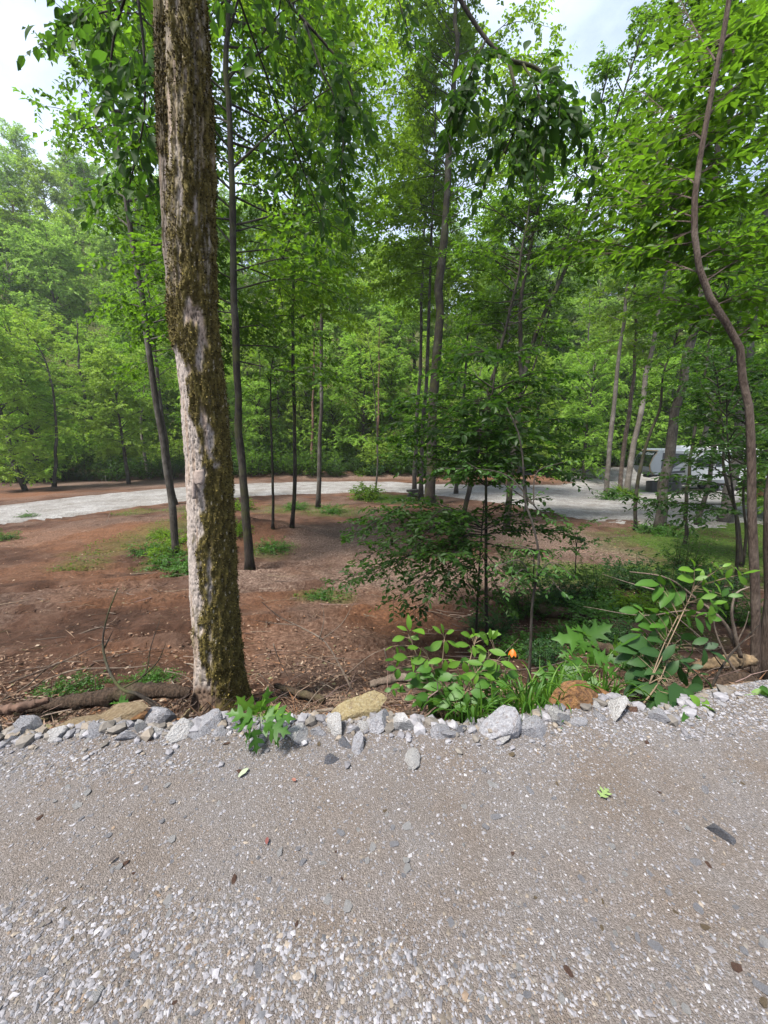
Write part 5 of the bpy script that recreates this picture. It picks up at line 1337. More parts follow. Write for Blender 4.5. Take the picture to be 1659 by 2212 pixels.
# pinnate sapling at the right
pin = []
def pinnate(x0, y0, x1, y1, yy, n, L, kd):
    for i in range(n):
        t = (i + .6) / n; cx, cy = x0 + (x1 - x0) * t, y0 + (y1 - y0) * t
        ux, uy = (x1 - x0), (y1 - y0); q = math.hypot(ux, uy); ux /= q; uy /= q
        for s in (-1, 1):
            dx, dy = ux * .55 - uy * s * .85, uy * .55 + ux * s * .85
            l = L * (1 - .35 * abs(t - .5)) * rng.uniform(.85, 1.1)
            pin.append(((cx, cy), (cx + dx * l, cy + dy * l * .8 + l * .18), yy, kd))
    pin.append(((x1, y1), (x1 + (x1 - x0) / q * L, y1 + (y1 - y0) / q * L), yy, kd))
for a in ((1500, 1270, 1605, 1240, 2.7, 4, 34, 'pinlime'), (1495, 1280, 1425, 1262, 2.7, 3, 40, 'pin'), (1500, 1285, 1545, 1310, 2.6, 2, 44, 'pinlime'), (1500, 1265, 1500, 1225, 2.7, 2, 30, 'pinlime'), (1460, 1330, 1380, 1320, 2.6, 3, 40, 'pin'), (1470, 1330, 1530, 1335, 2.6, 3, 38, 'pin'),
          (1450, 1380, 1370, 1410, 2.5, 3, 48, 'pinnate'), (1455, 1375, 1530, 1405, 2.5, 3, 48, 'pinnate'), (1455, 1370, 1470, 1440, 2.4, 2, 46, 'pinnate'), (1450, 1400, 1390, 1440, 2.45, 2, 46, 'pinnate'), (1455, 1470, 1425, 1500, 2.3, 1, 44, 'pinnate'), (1458, 1470, 1500, 1500, 2.3, 1, 46, 'pinnate'), (1458, 1450, 1480, 1515, 2.25, 1, 46, 'pinnate'), (1505, 1255, 1560, 1225, 2.75, 3, 26, 'pinlime'), (1455, 1420, 1515, 1462, 2.4, 3, 40, 'pinnate'), (1450, 1350, 1385, 1368, 2.55, 3, 40, 'pin'), (1490, 1300, 1570, 1288, 2.65, 3, 34, 'pin'), (1445, 1440, 1385, 1478, 2.4, 3, 40, 'pinnate')):
    pinnate(*a)
bp_ = np.array([1.56, 2.16, float(zg(1.56, 2.16))])
herb('hickory_seedling', 'waist high seedling with large pinnate leaves by the wavy trunk', bp_, pin, 'pin', [P(1452, 1400, 2.5), P(1456, 1470, 2.3), P(1500, 1270, 2.7), P(1465, 1330, 2.6)], .007, seed=85, branch=True, smat=STEMB)
br_ = np.array([1.62, 2.06, float(zg(1.62, 2.06))])
herb('seedling', 'seedling with round lime leaves between the gravel mound and the ochre ledge stone', br_, [((1500, 1530), (1468, 1535), 2.0, None), ((1512, 1525), (1500, 1503), 2.05, None), ((1518, 1528), (1548, 1525), 2.0, None), ((1515, 1522), (1530, 1505), 2.05, None), ((1500, 1545), (1478, 1560), 1.95, 'elder_low'), ((1505, 1545), (1520, 1560), 1.95, 'elder_low')],
     'round', [P(1510, 1522, 2.04)], .004, seed=86, cat='seedling')
be_ = np.array([2.05, 2.1, float(zg(2.05, 2.1))])
herb('seedling', 'broad leaf poking in beside the thick furrowed trunk', be_, [((1665, 1505), (1628, 1495), 2.1, 'round'), ((1665, 1500), (1650, 1480), 2.1, 'elder_low'), ((1668, 1510), (1700, 1500), 2.1, 'round')], 'round', [P(1668, 1500, 2.1)], .004, seed=87, cat='seedling')
# small broad leaf by the tan slab
bs_ = np.array([-1.55, 2.3, float(zg(-1.55, 2.3))])
herb('seedling', 'pale wilting seedling behind the raised end of the tan slab', P(255, 1535, 2.25), [((255, 1520), (238, 1515), 2.2, 'maple'), ((256, 1520), (276, 1518), 2.2, 'maple'), ((256, 1522), (250, 1535), 2.18, 'lobed'), ((257, 1518), (262, 1505), 2.22, 'lobed')], 'maple', [P(256, 1519, 2.22)], .003, seed=88, cat='seedling')

# daylily clumps: arching blades, each one by itself
def grass_mesh(seed, bend):
    t = np.linspace(0, 1, 8); w = .5 * np.array([.8, 1, 1, .95, .85, .65, .4, .03])
    a = bend * t ** 1.6
    y = np.cumsum(np.sin(a)) / 8; z = np.cumsum(np.cos(a)) / 8
    v = []
    for i in range(8): v += [(-w[i], y[i], z[i] + .0), (0, y[i] - .006, z[i] - .02), (w[i], y[i], z[i])]
    f = []
    for i in range(7):
        q = i * 3; f += [(q, q + 1, q + 4, q + 3), (q + 1, q + 2, q + 5, q + 4)]
    mb = MB(); mb.add(v, f, .3 + .15 * seed); me = mb.mesh('blade', True); me.materials.append(LEAF['plant'] if seed % 2 else LEAF['lime']); return me
GRASS = [grass_mesh(i, b_) for i, b_ in enumerate((.7, 1.2, 1.7, 2.2))]
def clump(name, label, x, y, n, L, spread, seed, group='strap leaved clumps on the bank', wid=.013):
    rng = np.random.default_rng(seed)
    root = thing(name, label, 'grass', (x, y, float(zg(x, y))), group)
    for i in range(n):
        az = rng.random() * 6.283; r = spread * math.sqrt(rng.random())
        o = bpy.data.objects.new('blade', GRASS[int(rng.integers(4))]); COL.objects.link(o); o.parent = root
        px_, py_ = math.cos(az) * r, math.sin(az) * r
        l = L * rng.uniform(.55, 1.15)
        o.location = (px_, py_, float(zg(x + px_, y + py_)) - root.location.z - .01)
        o.rotation_euler = (rng.normal(0, .12), rng.normal(0, .12), az - math.pi / 2 + rng.normal(0, .6)); o.scale = (wid * rng.uniform(.7, 1.2), l, l)
clump('daylily_clump', 'dense strap leaved clump under the box elder bush', .55, 2.12, 80, .34, .16, 91)
clump('daylily_clump', 'pale strap leaved clump between the bush and the orange boulder', .95, 2.22, 90, .38, .22, 92)
clump('daylily_clump', 'dark strap leaved clump behind the gravel mound', 1.52, 2.42, 80, .42, .18, 93)
clump('daylily_clump', 'thin strap leaved clump around the snapped sapling foot', 1.12, 2.55, 60, .40, .22, 94)
clump('grass_tuft', 'small grass tuft at the foot of the mossy tree', -.93, 2.3, 26, .16, .06, 95, 'grass tufts by the mossy tree', .006)
clump('grass_tuft', 'few grass blades beside the lobed green seedling', -.74, 2.28, 16, .12, .05, 96, 'grass tufts by the mossy tree', .005)

# orange lily
lb = np.array([.93, 2.75, float(zg(.93, 2.75))])
lily = thing('lily', 'single orange lily flower nodding over the bank plants', 'flower', lb)
head = P(1108, 1402, 2.75) - lb
stem(lily, [np.array([0, 0, -.03]), head * .5 + [.0, .05, 0], head + [0, 0, .01]], .004, .003)
PET = plain_mat('orange_petal', (.5, .11, .006), .5, noise=.2)
pet = blade_mesh('petal', ELLIP, PET, droop=-.35)
for k_ in range(6):
    a = k_ * math.pi / 3
    o = bpy.data.objects.new('petal', pet); COL.objects.link(o); o.parent = lily
    d_ = Vector((math.cos(a) * .75, math.sin(a) * .75, -.7)).normalized(); n_ = Vector((-math.cos(a) * .7, -math.sin(a) * .7, -.75)); x_ = d_.cross(n_).normalized(); n_ = x_.cross(d_)
    o.matrix_local = Matrix.Translation(Vector(head)) @ Matrix((x_, d_, n_)).transposed().to_4x4() @ Matrix.Diagonal((.06, .062, .05, 1))
m_ = MB()
for k_ in range(5): m_.tube(np.array([head, head + [.012 * math.cos(k_ * 1.3), .012 * math.sin(k_ * 1.3), -.05]]), [.0018, .0025], 5)
m_.build('stamen', plain_mat('stamen', (.5, .3, .05), .6), lily)

# small bushes and weeds on the field
for i, (px, py, k, s, lb_) in enumerate([(362, 1205, 4, 1.1, 'green weed bush around the foot of the leaning grey trunk'), (345, 1160, 4, .8, 'bright weed bush up the slope from the leaning grey trunk'), (375, 1175, 4, 1.1, 'tall weed bush touching the leaning grey trunk'), (320, 1195, 5, 1.2, 'low weed bush left of the leaning grey trunk'),
        (400, 1240, 5, 1.1, 'low weed bush between the leaning trunk and the mossy tree'), (368, 1225, 5, 1.3, 'leafy weed bush on the near side of the leaning grey trunk'), (525, 1100, 4, 1.4, 'weed bush beside the straight dark trunk'), (512, 1150, 4, 1.0, 'weed bush below the straight dark trunk'), (590, 1190, 5, 1.2, 'weed patch bush past the straight dark trunk'),
        (790, 1078, 4, 1.8, 'bright weed bush at the foot of the wispy sapling'), (790, 1026, 4, 1.6, 'lone bright bush on the verge beyond the road'), (640, 1100, 5, 1.5, 'weed bush right of the thin black trunk'), (720, 1108, 5, 1.5, 'weed bush past the pale grey trunk'), (1345, 1075, 4, 1.5, 'weeds around the three trunks of the gravel island'), (1318, 1080, 5, 1.5, 'low weeds at the leftmost trunk of the gravel island'),
        (1400, 1150, 5, 1.4, 'low weeds at the foot of the stout grey trunk'), (1450, 1160, 5, 1.5, 'weeds right of the stout grey trunk'), (1330, 1360, 5, 1.6, 'dark weeds behind the star leaved weed'), (1300, 1340, 5, 1.7, 'weeds beyond the fallen log'), (1370, 1330, 4, 1.2, 'weed bush beside the fallen log'), (1420, 1340, 4, 1.2, 'weed bush behind the pinnate seedling'),
        (1200, 1400, 5, 1.2, 'weeds in the hollow before the fallen log'), (1130, 1420, 5, 1.1, 'weeds by the snapped sapling foot'), (1270, 1390, 5, 1.2, 'weeds in the hollow left of the star leaved weed'), (120, 1500, 5, .9, 'weeds growing from the brush pile near the yellowish rock'), (180, 1490, 5, 1.0, 'weeds over the rotten log'), (300, 1480, 5, 1.0, 'weeds behind the tan slab'), (340, 1475, 5, .9, 'weeds between brush pile and mossy tree'),
        (60, 1120, 5, 1.0, 'sprig of weeds near the road at the far left'), (10, 1165, 5, 1.0, 'weeds at the far left of the bare soil'), (690, 1292, 5, .7, 'tiny weed on the bare soil below the pale grey trunk'), (430, 1115, 4, 1.2, 'weed bush behind the mossy tree'), (1250, 1003, 1, .55, 'green bush at the foot of the slope behind the turnout'), (1180, 1000, 1, .5, 'green bush on the red soil mound'), (1300, 1000, 2, .7, 'deep green bush behind the gravel island'), (1220, 998, 1, .5, 'green bush between mound and turnout')]):
    q = G(px, py)
    s *= .36 if q[1] < 4.2 else .6 if q[1] < 8 else .72 if q[1] < 26 else 1
    place_shrub(k, q[0], q[1], s, i * 1.1, lb_, 'weeds and low bushes', 'weed_bush')

for i, (px, py, k, s, lb_) in enumerate([(1130, 1330, 0, .34, 'dark low shrub below the layered saplings by the long fallen log'), (1210, 1300, 2, .42, 'deep green low shrub in the hollow above the long fallen log'), (1290, 1290, 3, .34, 'dark low shrub in the middle of the hollow'), (1370, 1270, 2, .45, 'deep green low shrub on the hollow edge past the seedling'), (1440, 1300, 0, .36, 'dark low shrub behind the arching bare branch'), (1520, 1290, 2, .42, 'deep green low shrub by the pair of black stems'),
        (1180, 1440, 2, .22, 'deep green sprig shrub behind the daylilies'), (1340, 1400, 2, .24, 'deep green sprig shrub behind the star leaved weed'), (1400, 1470, 0, .2, 'dark sprig shrub below the pinnate seedling'), (1110, 1240, 3, .36, 'dark airy shrub under the mottled sapling'), (1580, 1340, 0, .3, 'dark low shrub beside the wavy trunk'), (1060, 1370, 2, .3, 'deep green low shrub under the layered saplings'), (1480, 1230, 3, .4, 'dark airy shrub on the mossy bank')]):
    q = G(px, py)
    place_shrub(k, q[0], q[1], s, i * 1.7, lb_, 'undergrowth in the hollow')

# moss-green ground cover on the bank, and weeds
def ground_cover():
    rng = np.random.default_rng(120); mb = MB()
    for q in GREEN:
        n = int(min(4200, 300 * q[2] * q[3] + 120))
        a = rng.random(n) * 6.283; r = np.sqrt(rng.random(n)) * 1.15
        x = q[0] + np.cos(a) * r * q[2]; y = q[1] + np.sin(a) * r * q[3]
        k = fbm(x / .5, y / .5, 121, 3) > .45
        x, y = x[k], y[k]; n = len(x)
        p = np.stack([x, y, zg(x, y) + rng.uniform(.02, .10, n)], 1)
        d = np.stack([rng.normal(size=n), rng.normal(size=n), rng.uniform(-.1, .5, n)], 1)
        nn = np.array([0, 0, 1.0]) + rng.normal(0, .4, (n, 3))
        L = rng.uniform(.03, .08, n)
        leaves(mb, p, d, nn, L, L * .6, rng.random(n))
    mb.build('ground_cover', LEAF['mid'], kind='stuff')['label'] = 'low green ground cover'
ground_cover()

# litter: chips, dead leaves and straw over the soil
def litter():
    rng = np.random.default_rng(130); mb = MB()
    n = 30000
    D = np.exp(rng.uniform(math.log(.35), math.log(26), n)); x = rng.uniform(-1, 1, n) * (2.5 + D * 1.15); y = edge(x) + D
    keep = rng.random(n) < .25 + .9 * sm(.45, .62, fbm(x / 1.5, y / 1.5, 131, 4)) + 1.0 * (D < 1.6)
    x, y, D = x[keep], y[keep], D[keep]; n = len(x)
    p = np.stack([x, y, zg(x, y) + .012 + .02 * rng.random(n)], 1)
    d = np.stack([rng.normal(size=n), rng.normal(size=n), rng.normal(0, .2, n)], 1)
    nn = np.array([0, 0, 1.0]) + rng.normal(0, .35, (n, 3))
    stick = rng.random(n) < .35
    L = np.where(stick, rng.uniform(.06, .26, n), rng.uniform(.02, .06, n)) * (1 + .03 * D); W = np.where(stick, .006 + .004 * rng.random(n), L * .6)
    pal = np.array([(0.0850, 0.0510, 0.0340), (0.1360, 0.0850, 0.0553), (0.2040, 0.1445, 0.1020), (0.2890, 0.2295, 0.1700), (0.1700, 0.0850, 0.0425), (0.0595, 0.0382, 0.0298), (0.1105, 0.1020, 0.0510)])
    col = pal[rng.choice(7, n, p=[.29, .30, .11, .02, .1, .14, .04])]
    k = mb.n
    leaves(mb, p, d, nn, L, W, np.zeros(n))
    mb.t[-1] = np.repeat(col, 4, 0)
    mb.build('leaf_litter', tint_mat('dead_litter', nscale=20), kind='stuff')['label'] = 'brown leaf and chip litter'
litter()

# ------------------------------------------------------------------ dead wood
def log(name, label, pts, r, mat, cat='log', group='fallen wood', sides=14, seed=1, flat=1.0):
    rng = np.random.default_rng(seed)
    w = np.array(pts, float); o0 = w[0].copy()
    root = thing(name, label, cat, o0, group)
    c = curve(w - o0, 40); rr = np.interp(np.linspace(0, 1, 40), np.linspace(0, 1, len(r)), r)
    v, f = tube(c, rr, sides)
    j = 1 + 1.1 * (fbm(np.repeat(np.arange(40), sides) * .45, np.tile(np.minimum(np.arange(sides), sides - np.arange(sides)), 40) * 1.1, seed, 3) - .5)
    cc = np.repeat(c, sides, 0); v = cc + (v - cc) * j[:, None]
    m = MB(); m.add(v, f)
    k = np.arange(1, sides - 1); m.extra(np.stack([0 * k, k + 1, k], 1), 0); a = 39 * sides; m.extra(np.stack([a + 0 * k, a + k, a + k + 1], 1), 0)
    m.build('bark', mat, root, smooth=True)
    return root
def gpts(lst, lift):  # photo points resting on the ground
    out = []
    for px, py in lst:
        q = G(px, py); out.append(q + np.array([0, 0, lift]))
    return out
log('fallen_log', 'long dark fallen log slanting through the hollow below the dark saplings', gpts([(1010, 1262), (1060, 1290), (1130, 1318), (1230, 1340), (1330, 1365), (1410, 1390)], .10), [.05, .09, .11, .12, .13, .14], BARK['log'], seed=141)
log('fallen_log', 'thinner mossy log lying below the long fallen log', gpts([(1265, 1395), (1330, 1415), (1400, 1425), (1470, 1440)], .06), [.06, .08, .08, .07], BARK['log'], seed=142)
log('broken_log', 'broken yellowish log end by the wavy trunk', [P(1500, 1440, 2.9), P(1560, 1432, 2.9), P(1625, 1425, 2.95)], [.03, .055, .045], plain_mat('split_wood', (.16, .11, .06), .9, noise=.6, nscale=14, bump=1.0), seed=143)
log('rotten_stump', 'crumbling rotten stump at the foot of the wavy trunk', [P(1540, 1490, 2.7), P(1580, 1480, 2.75), P(1640, 1495, 2.8)], [.07, .11, .09], BARK['log'], seed=144)
log('rotten_log', 'dark rotten log lying behind the tan slab', [P(35, 1535, 2.45), P(120, 1522, 2.5), P(220, 1508, 2.6), P(320, 1492, 2.7), P(410, 1497, 2.75)], [.03, .05, .06, .06, .04], BARK['log'], seed=145)
log('split_log', 'reddish split log at the near end of the brush pile', [P(-30, 1540, 2.3), P(40, 1528, 2.35), P(105, 1512, 2.42)], [.025, .035, .02], plain_mat('red_wood', (.075, .042, .028), .9, noise=.4, nscale=10, bump=.6), seed=146)
log('broken_branch', 'thick broken branch lying beyond the yellow boulder', [P(595, 1480, 3.2), P(650, 1498, 3.1), P(700, 1512, 3.0)], [.022, .034, .03], BARK['log'], seed=147, sides=10)
log('broken_branch', 'grey broken branch between yellow boulder and box elder bush', [P(800, 1478, 2.9), P(860, 1465, 2.9), P(960, 1478, 2.9)], [.03, .034, .015], BARK['dead'], seed=148, sides=10)
log('broken_branch', 'slim pole lying behind the lobed seedling toward the yellow boulder', [P(490, 1540, 2.5), P(600, 1548, 2.45), P(720, 1532, 2.4)], [.014, .016, .012], BARK['dead'], seed=149, sides=8)
log('broken_branch', 'second pole lying behind the lobed seedling below the first', [P(540, 1562, 2.25), P(640, 1556, 2.3), P(735, 1552, 2.3)], [.012, .015, .013], BARK['dead'], seed=150, sides=8)

def dead_branch(label, pts, r, twigs, mat='dead', seed=1, group='dead branches along the bank'):
    rng = np.random.default_rng(seed)
    w = np.array([P(*q) for q in pts]); o0 = w[0].copy()
    root = thing('dead_branch', label, 'branch', o0, group)
    c = curve(w - o0, 20); m = MB(); m.tube(c, np.linspace(r, r * .3, 20), 6); m.build('stem', BARK[mat], root, smooth=True)
    for tw in twigs:
        t = np.array([P(*q) for q in tw]) - o0
        m = MB(); m.tube(curve(t, 10), np.linspace(r * .5, r * .12, 10), 5); m.build('twig', BARK[mat], root, smooth=True)
dead_branch('curved dead sapling standing before the tan slab, bent up toward the soil', [(352, 1540, 2.2), (300, 1500, 2.3), (262, 1488, 2.4), (236, 1450, 2.5), (222, 1390, 2.6), (232, 1330, 2.7), (255, 1270, 2.8)], .014, [[(262, 1488, 2.4), (310, 1460, 2.5), (325, 1400, 2.6), (345, 1340, 2.7)], [(300, 1500, 2.3), (340, 1520, 2.2), (365, 1545, 2.1)], [(225, 1400, 2.6), (245, 1360, 2.6)], [(310, 1460, 2.5), (340, 1430, 2.5), (358, 1390, 2.5)]], 'dark', 151)
dead_branch('forked dead branch leaning over the soil right of the mossy tree', [(760, 1490, 2.8), (735, 1440, 2.9), (700, 1385, 3.0), (650, 1355, 3.1), (600, 1330, 3.2), (565, 1300, 3.3)], .010, [[(690, 1380, 3.0), (700, 1335, 3.0), (692, 1290, 3.0)], [(695, 1382, 3.0), (740, 1345, 3.0), (760, 1310, 3.0), (772, 1290, 3.0)], [(735, 1440, 2.9), (680, 1420, 3.0), (640, 1405, 3.1)], [(640, 1350, 3.1), (580, 1345, 3.1), (540, 1338, 3.1)], [(745, 1460, 2.8), (810, 1410, 2.8), (850, 1395, 2.8)]], 'dead', 152)
dead_branch('long thin dead branch lying from the yellow boulder toward the mossy tree', [(745, 1530, 2.4), (650, 1540, 2.4), (560, 1560, 2.3), (480, 1580, 2.2)], .008, [[(650, 1540, 2.4), (690, 1490, 2.5), (740, 1455, 2.6)]], 'dead', 153)
dead_branch('arching bare branch over the hollow behind the pinnate seedling', [(1590, 1400, 2.9), (1560, 1340, 2.9), (1500, 1290, 3.0), (1430, 1245, 3.0), (1360, 1235, 3.1)], .016, [[(1500, 1290, 3.0), (1440, 1280, 3.1), (1380, 1265, 3.2), (1300, 1240, 3.2)], [(1560, 1340, 2.9), (1500, 1320, 3.0), (1400, 1330, 3.1), (1260, 1310, 3.2)], [(1540, 1400, 2.9), (1470, 1340, 3.0), (1420, 1300, 3.0)]], 'dead', 154)
dead_branch('hooked weathered root rising by the wavy trunk', [(1600, 1420, 2.85), (1588, 1370, 2.85), (1582, 1310, 2.85), (1592, 1280, 2.85), (1618, 1268, 2.85)], .016, [[(1590, 1390, 2.85), (1610, 1350, 2.85), (1618, 1320, 2.85)]], 'dead', 155)
dead_branch('tangled weathered branch against the wavy trunk', [(1610, 1480, 2.75), (1570, 1420, 2.8), (1545, 1360, 2.9), (1540, 1320, 2.9)], .012, [[(1570, 1420, 2.8), (1600, 1390, 2.8), (1630, 1370, 2.8)], [(1560, 1400, 2.8), (1530, 1385, 2.8), (1510, 1350, 2.8)], [(1580, 1440, 2.8), (1530, 1450, 2.7), (1500, 1470, 2.7)]], 'dead', 156)
dead_branch('dark forked branch with a dead leaf cluster by the ochre ledge stone', [(1530, 1500, 2.4), (1560, 1440, 2.5), (1600, 1390, 2.6), (1640, 1350, 2.6)], .010, [[(1560, 1440, 2.5), (1540, 1410, 2.5), (1535, 1380, 2.5)]], 'dark', 157)
STK = [((20, 1475), (110, 1440), (210, 1395), (245, 1380), .010), ((60, 1490), (150, 1450), (300, 1440), (330, 1435), .009), ((0, 1520), (60, 1480), (130, 1430), (180, 1430), .011), ((10, 1460), (60, 1445), (100, 1440), (140, 1430), .006), ((370, 1470), (420, 1540), (440, 1570), (480, 1585), .007), ((330, 1490), (370, 1520), (400, 1560), (430, 1575), .007),
       ((0, 1500), (80, 1520), (160, 1540), (200, 1560), .008), ((40, 1560), (90, 1530), (140, 1490), (190, 1460), .006), ((150, 1560), (200, 1530), (260, 1500), (330, 1470), .005), ((560, 1455), (585, 1480), (620, 1500), (680, 1530), .006), ((590, 1390), (605, 1430), (622, 1460), (632, 1480), .006), ((640, 1520), (670, 1500), (700, 1470), (740, 1450), .005),
       ((700, 1560), (720, 1540), (740, 1480), (745, 1440), .005), ((830, 1530), (880, 1520), (950, 1500), (1000, 1510), .010), ((820, 1510), (880, 1490), (930, 1490), (970, 1480), .008), ((840, 1550), (900, 1545), (960, 1540), (1000, 1535), .010), ((850, 1480), (900, 1500), (930, 1530), (950, 1550), .005), ((1060, 1440), (1080, 1420), (1100, 1400), (1120, 1380), .005),
       ((1080, 1450), (1180, 1440), (1260, 1420), (1300, 1418), .012), ((1500, 1480), (1530, 1500), (1580, 1510), (1640, 1500), .012), ((1490, 1500), (1530, 1470), (1580, 1450), (1640, 1440), .010), ((1450, 1360), (1500, 1400), (1550, 1440), (1580, 1470), .007), ((830, 1400), (838, 1430), (850, 1450), (855, 1460), .009), ((360, 1450), (400, 1460), (430, 1500), (460, 1540), .005)]
names_ = ['longest pale stick on the brush pile', 'bent stick crossing the brush pile', 'thick stick at the near corner of the brush pile', 'short thin stick atop the brush pile', 'curved bare stick at the foot of the mossy tree', 'looped stick left of the mossy tree foot', 'stick poking out below the split log', 'stick standing up in front of the rotten log', 'thin stick across the tan slab', 'stick right of the mossy tree foot', 'upright stick stuck in the soil past the mossy tree', 'thin stick above the slim pole',
          'stick rising behind the yellow boulder', 'pale stick under the box elder bush', 'stick crossing behind the box elder bush', 'thick stick at the foot of the box elder bush', 'steep thin stick left of the box elder bush', 'thin twig stick below the orange lily', 'long stick beneath the star leaved weed', 'stick lying at the wavy trunk foot', 'stick leaning on the broken yellowish log', 'long thin stick slanting to the rotten stump', 'stubby upright stick left of the box elder bush', 'thin stick against the mossy trunk']
for i, (a, b1, c1, d1, r) in enumerate(STK):
    def lift(p, k):
        g = G(*p)
        yy = float(np.clip(g[1], 2.15, 3.6)); q = P(p[0], p[1], yy); z = float(zg(q[0], q[1])); q[2] = max(q[2], z + r); return q
    w = np.array([lift(p, k) for k, p in enumerate((a, b1, c1, d1))]); o0 = w[0].copy()
    m = MB(); m.tube(curve(w - o0, 14), np.linspace(r, r * .4, 14), 6)
    o = m.build('stick', BARK['dead' if i % 3 else 'vine'], smooth=True); o.location = o0.tolist()
    tag(o, names_[i], 'stick', 'fallen sticks on the bank')
# pale chips and sticks out on the soil
for i, (px, py, dx, dy, r, lb_) in enumerate([(105, 1480 - 1310 + 1140, 60, -8, .02, 'pale splinter of wood on the dug soil at the far left'), (165, 1375, 70, -22, .015, 'light stick lying across the dug soil'), (190, 1522 - 200, 60, 6, .02, 'orange brown wood chip stick on the soil'), (620, 1330, 50, 0, .012, 'short stick on the soil beyond the forked dead branch'), (1010, 1330, 60, 20, .02, 'stick by the long fallen log'), (430, 1505 - 60, -30, -10, .012, 'pale stick left of the mossy tree on the soil'), (230, 1130, 10, -28, .012, 'little twig standing on the churned soil'), (650, 1260, 80, -8, .014, 'thin stick lying on the litter below the pale grey trunk')]):
    a = G(px, py); e = G(px + dx, py + dy); o0 = a + np.array([0, 0, r])
    m = MB(); m.tube(curve([np.zeros(3), (e - a) / 2 + [0, 0, .02], e - a], 10), np.linspace(r, r * .5, 10), 6)
    o = m.build('stick', BARK['dead'], smooth=True); o.location = o0.tolist(); tag(o, lb_, 'stick', 'sticks on the dug soil')

# tangled brushwood along the foot of the bank
def brushwood():
    rng = np.random.default_rng(160); m = MB()
    for (x0, x1, y0, y1, n, lmax) in ((-2.9, -.95, 2.1, 3.3, 150, .9), (-.75, .4, 2.2, 3.4, 70, .7), (.1, 1.2, 2.15, 3.2, 70, .6), (1.6, 2.6, 2.35, 3.6, 90, .7), (.6, 4.5, 4.2, 7.5, 110, 1.3), (-8, 0, 4.0, 10, 120, .9), (2, 9, 8, 15, 90, 1.4)):
        for _ in range(n):
            x, y = rng.uniform(x0, x1), rng.uniform(y0, y1); a = rng.normal(0, .9); L = lmax * rng.uniform(.2, 1) ** 1.5
            dx, dy = math.cos(a) * L, math.sin(a) * L * .6
            xs = x + np.linspace(0, 1, 6) * dx + rng.normal(0, .03 * L, 6); ys = y + np.linspace(0, 1, 6) * dy + rng.normal(0, .03 * L, 6)
            ys = np.maximum(ys, edge(xs) + .2)
            r = rng.uniform(.002, .008) * (1 + .6 * (y > 4))
            tilt = max(0, rng.normal(0, .12)) * (y < 4)
            z = zg(xs, ys) + r + np.linspace(0, 1, 6) * tilt + rng.uniform(0, .05)
            c = np.array([.13, .10, .08]) * rng.uniform(.35, 1.5) * np.array([1, rng.uniform(.85, 1), rng.uniform(.75, 1)])
            p = np.stack([xs, ys, z], 1); v, f = tube(p, np.linspace(r, r * .4, 6), 4)
            m.add(v, f, np.repeat(c[None], len(v), 0))
    m.build('brushwood', tint_mat('brush_wood', nscale=30), kind='stuff')['label'] = 'tangle of dead twigs on the bank'
brushwood()

# fallen leaves on the gravel
def flat_leaf(label, px, py, L, prof, mat, turn, nm='fallen_leaf'):
    q = G(px, py); me = blade_mesh(nm, prof, mat, fold=.2, droop=.05, ripple=.1)
    o = link_mesh(nm, me, None); o.location = (q[0], q[1], float(zpad(q[0], q[1])) + .012); o.rotation_euler = (.12, -.1, turn); o.scale = (L, L, L)
    tag(o, label, 'leaf', 'leaves fallen on the gravel'); return o
flat_leaf('light green lobed leaf lying alone on the gravel', 1295, 1735, .07, LOBED, plain_mat('green_leaf_dry', (.13, .19, .06), .7, noise=.2), -1.0)
flat_leaf('narrow grey green leaf on the gravel below the lobed seedling', 515, 1690, .06, ELLIP, plain_mat('pale_leaf_dry', (.22, .26, .17), .7, noise=.2), -.6)
flat_leaf('dark red curled leaf on the gravel', 577, 1840, .03, ELLIP, plain_mat('red_leaf_dry', (.10, .025, .02), .6, noise=.3), .2)
flat_leaf('black shrivelled leaf on the gravel', 236, 1880, .03, ELLIP, plain_mat('black_leaf_dry', (.03, .022, .02), .6, noise=.3), -.6)
flat_leaf('brown curled leaf on the gravel below the dark blue stone', 640, 1698, .025, OVATE, plain_mat('brown_leaf_dry', (.16, .06, .04), .6, noise=.3), 1.1)

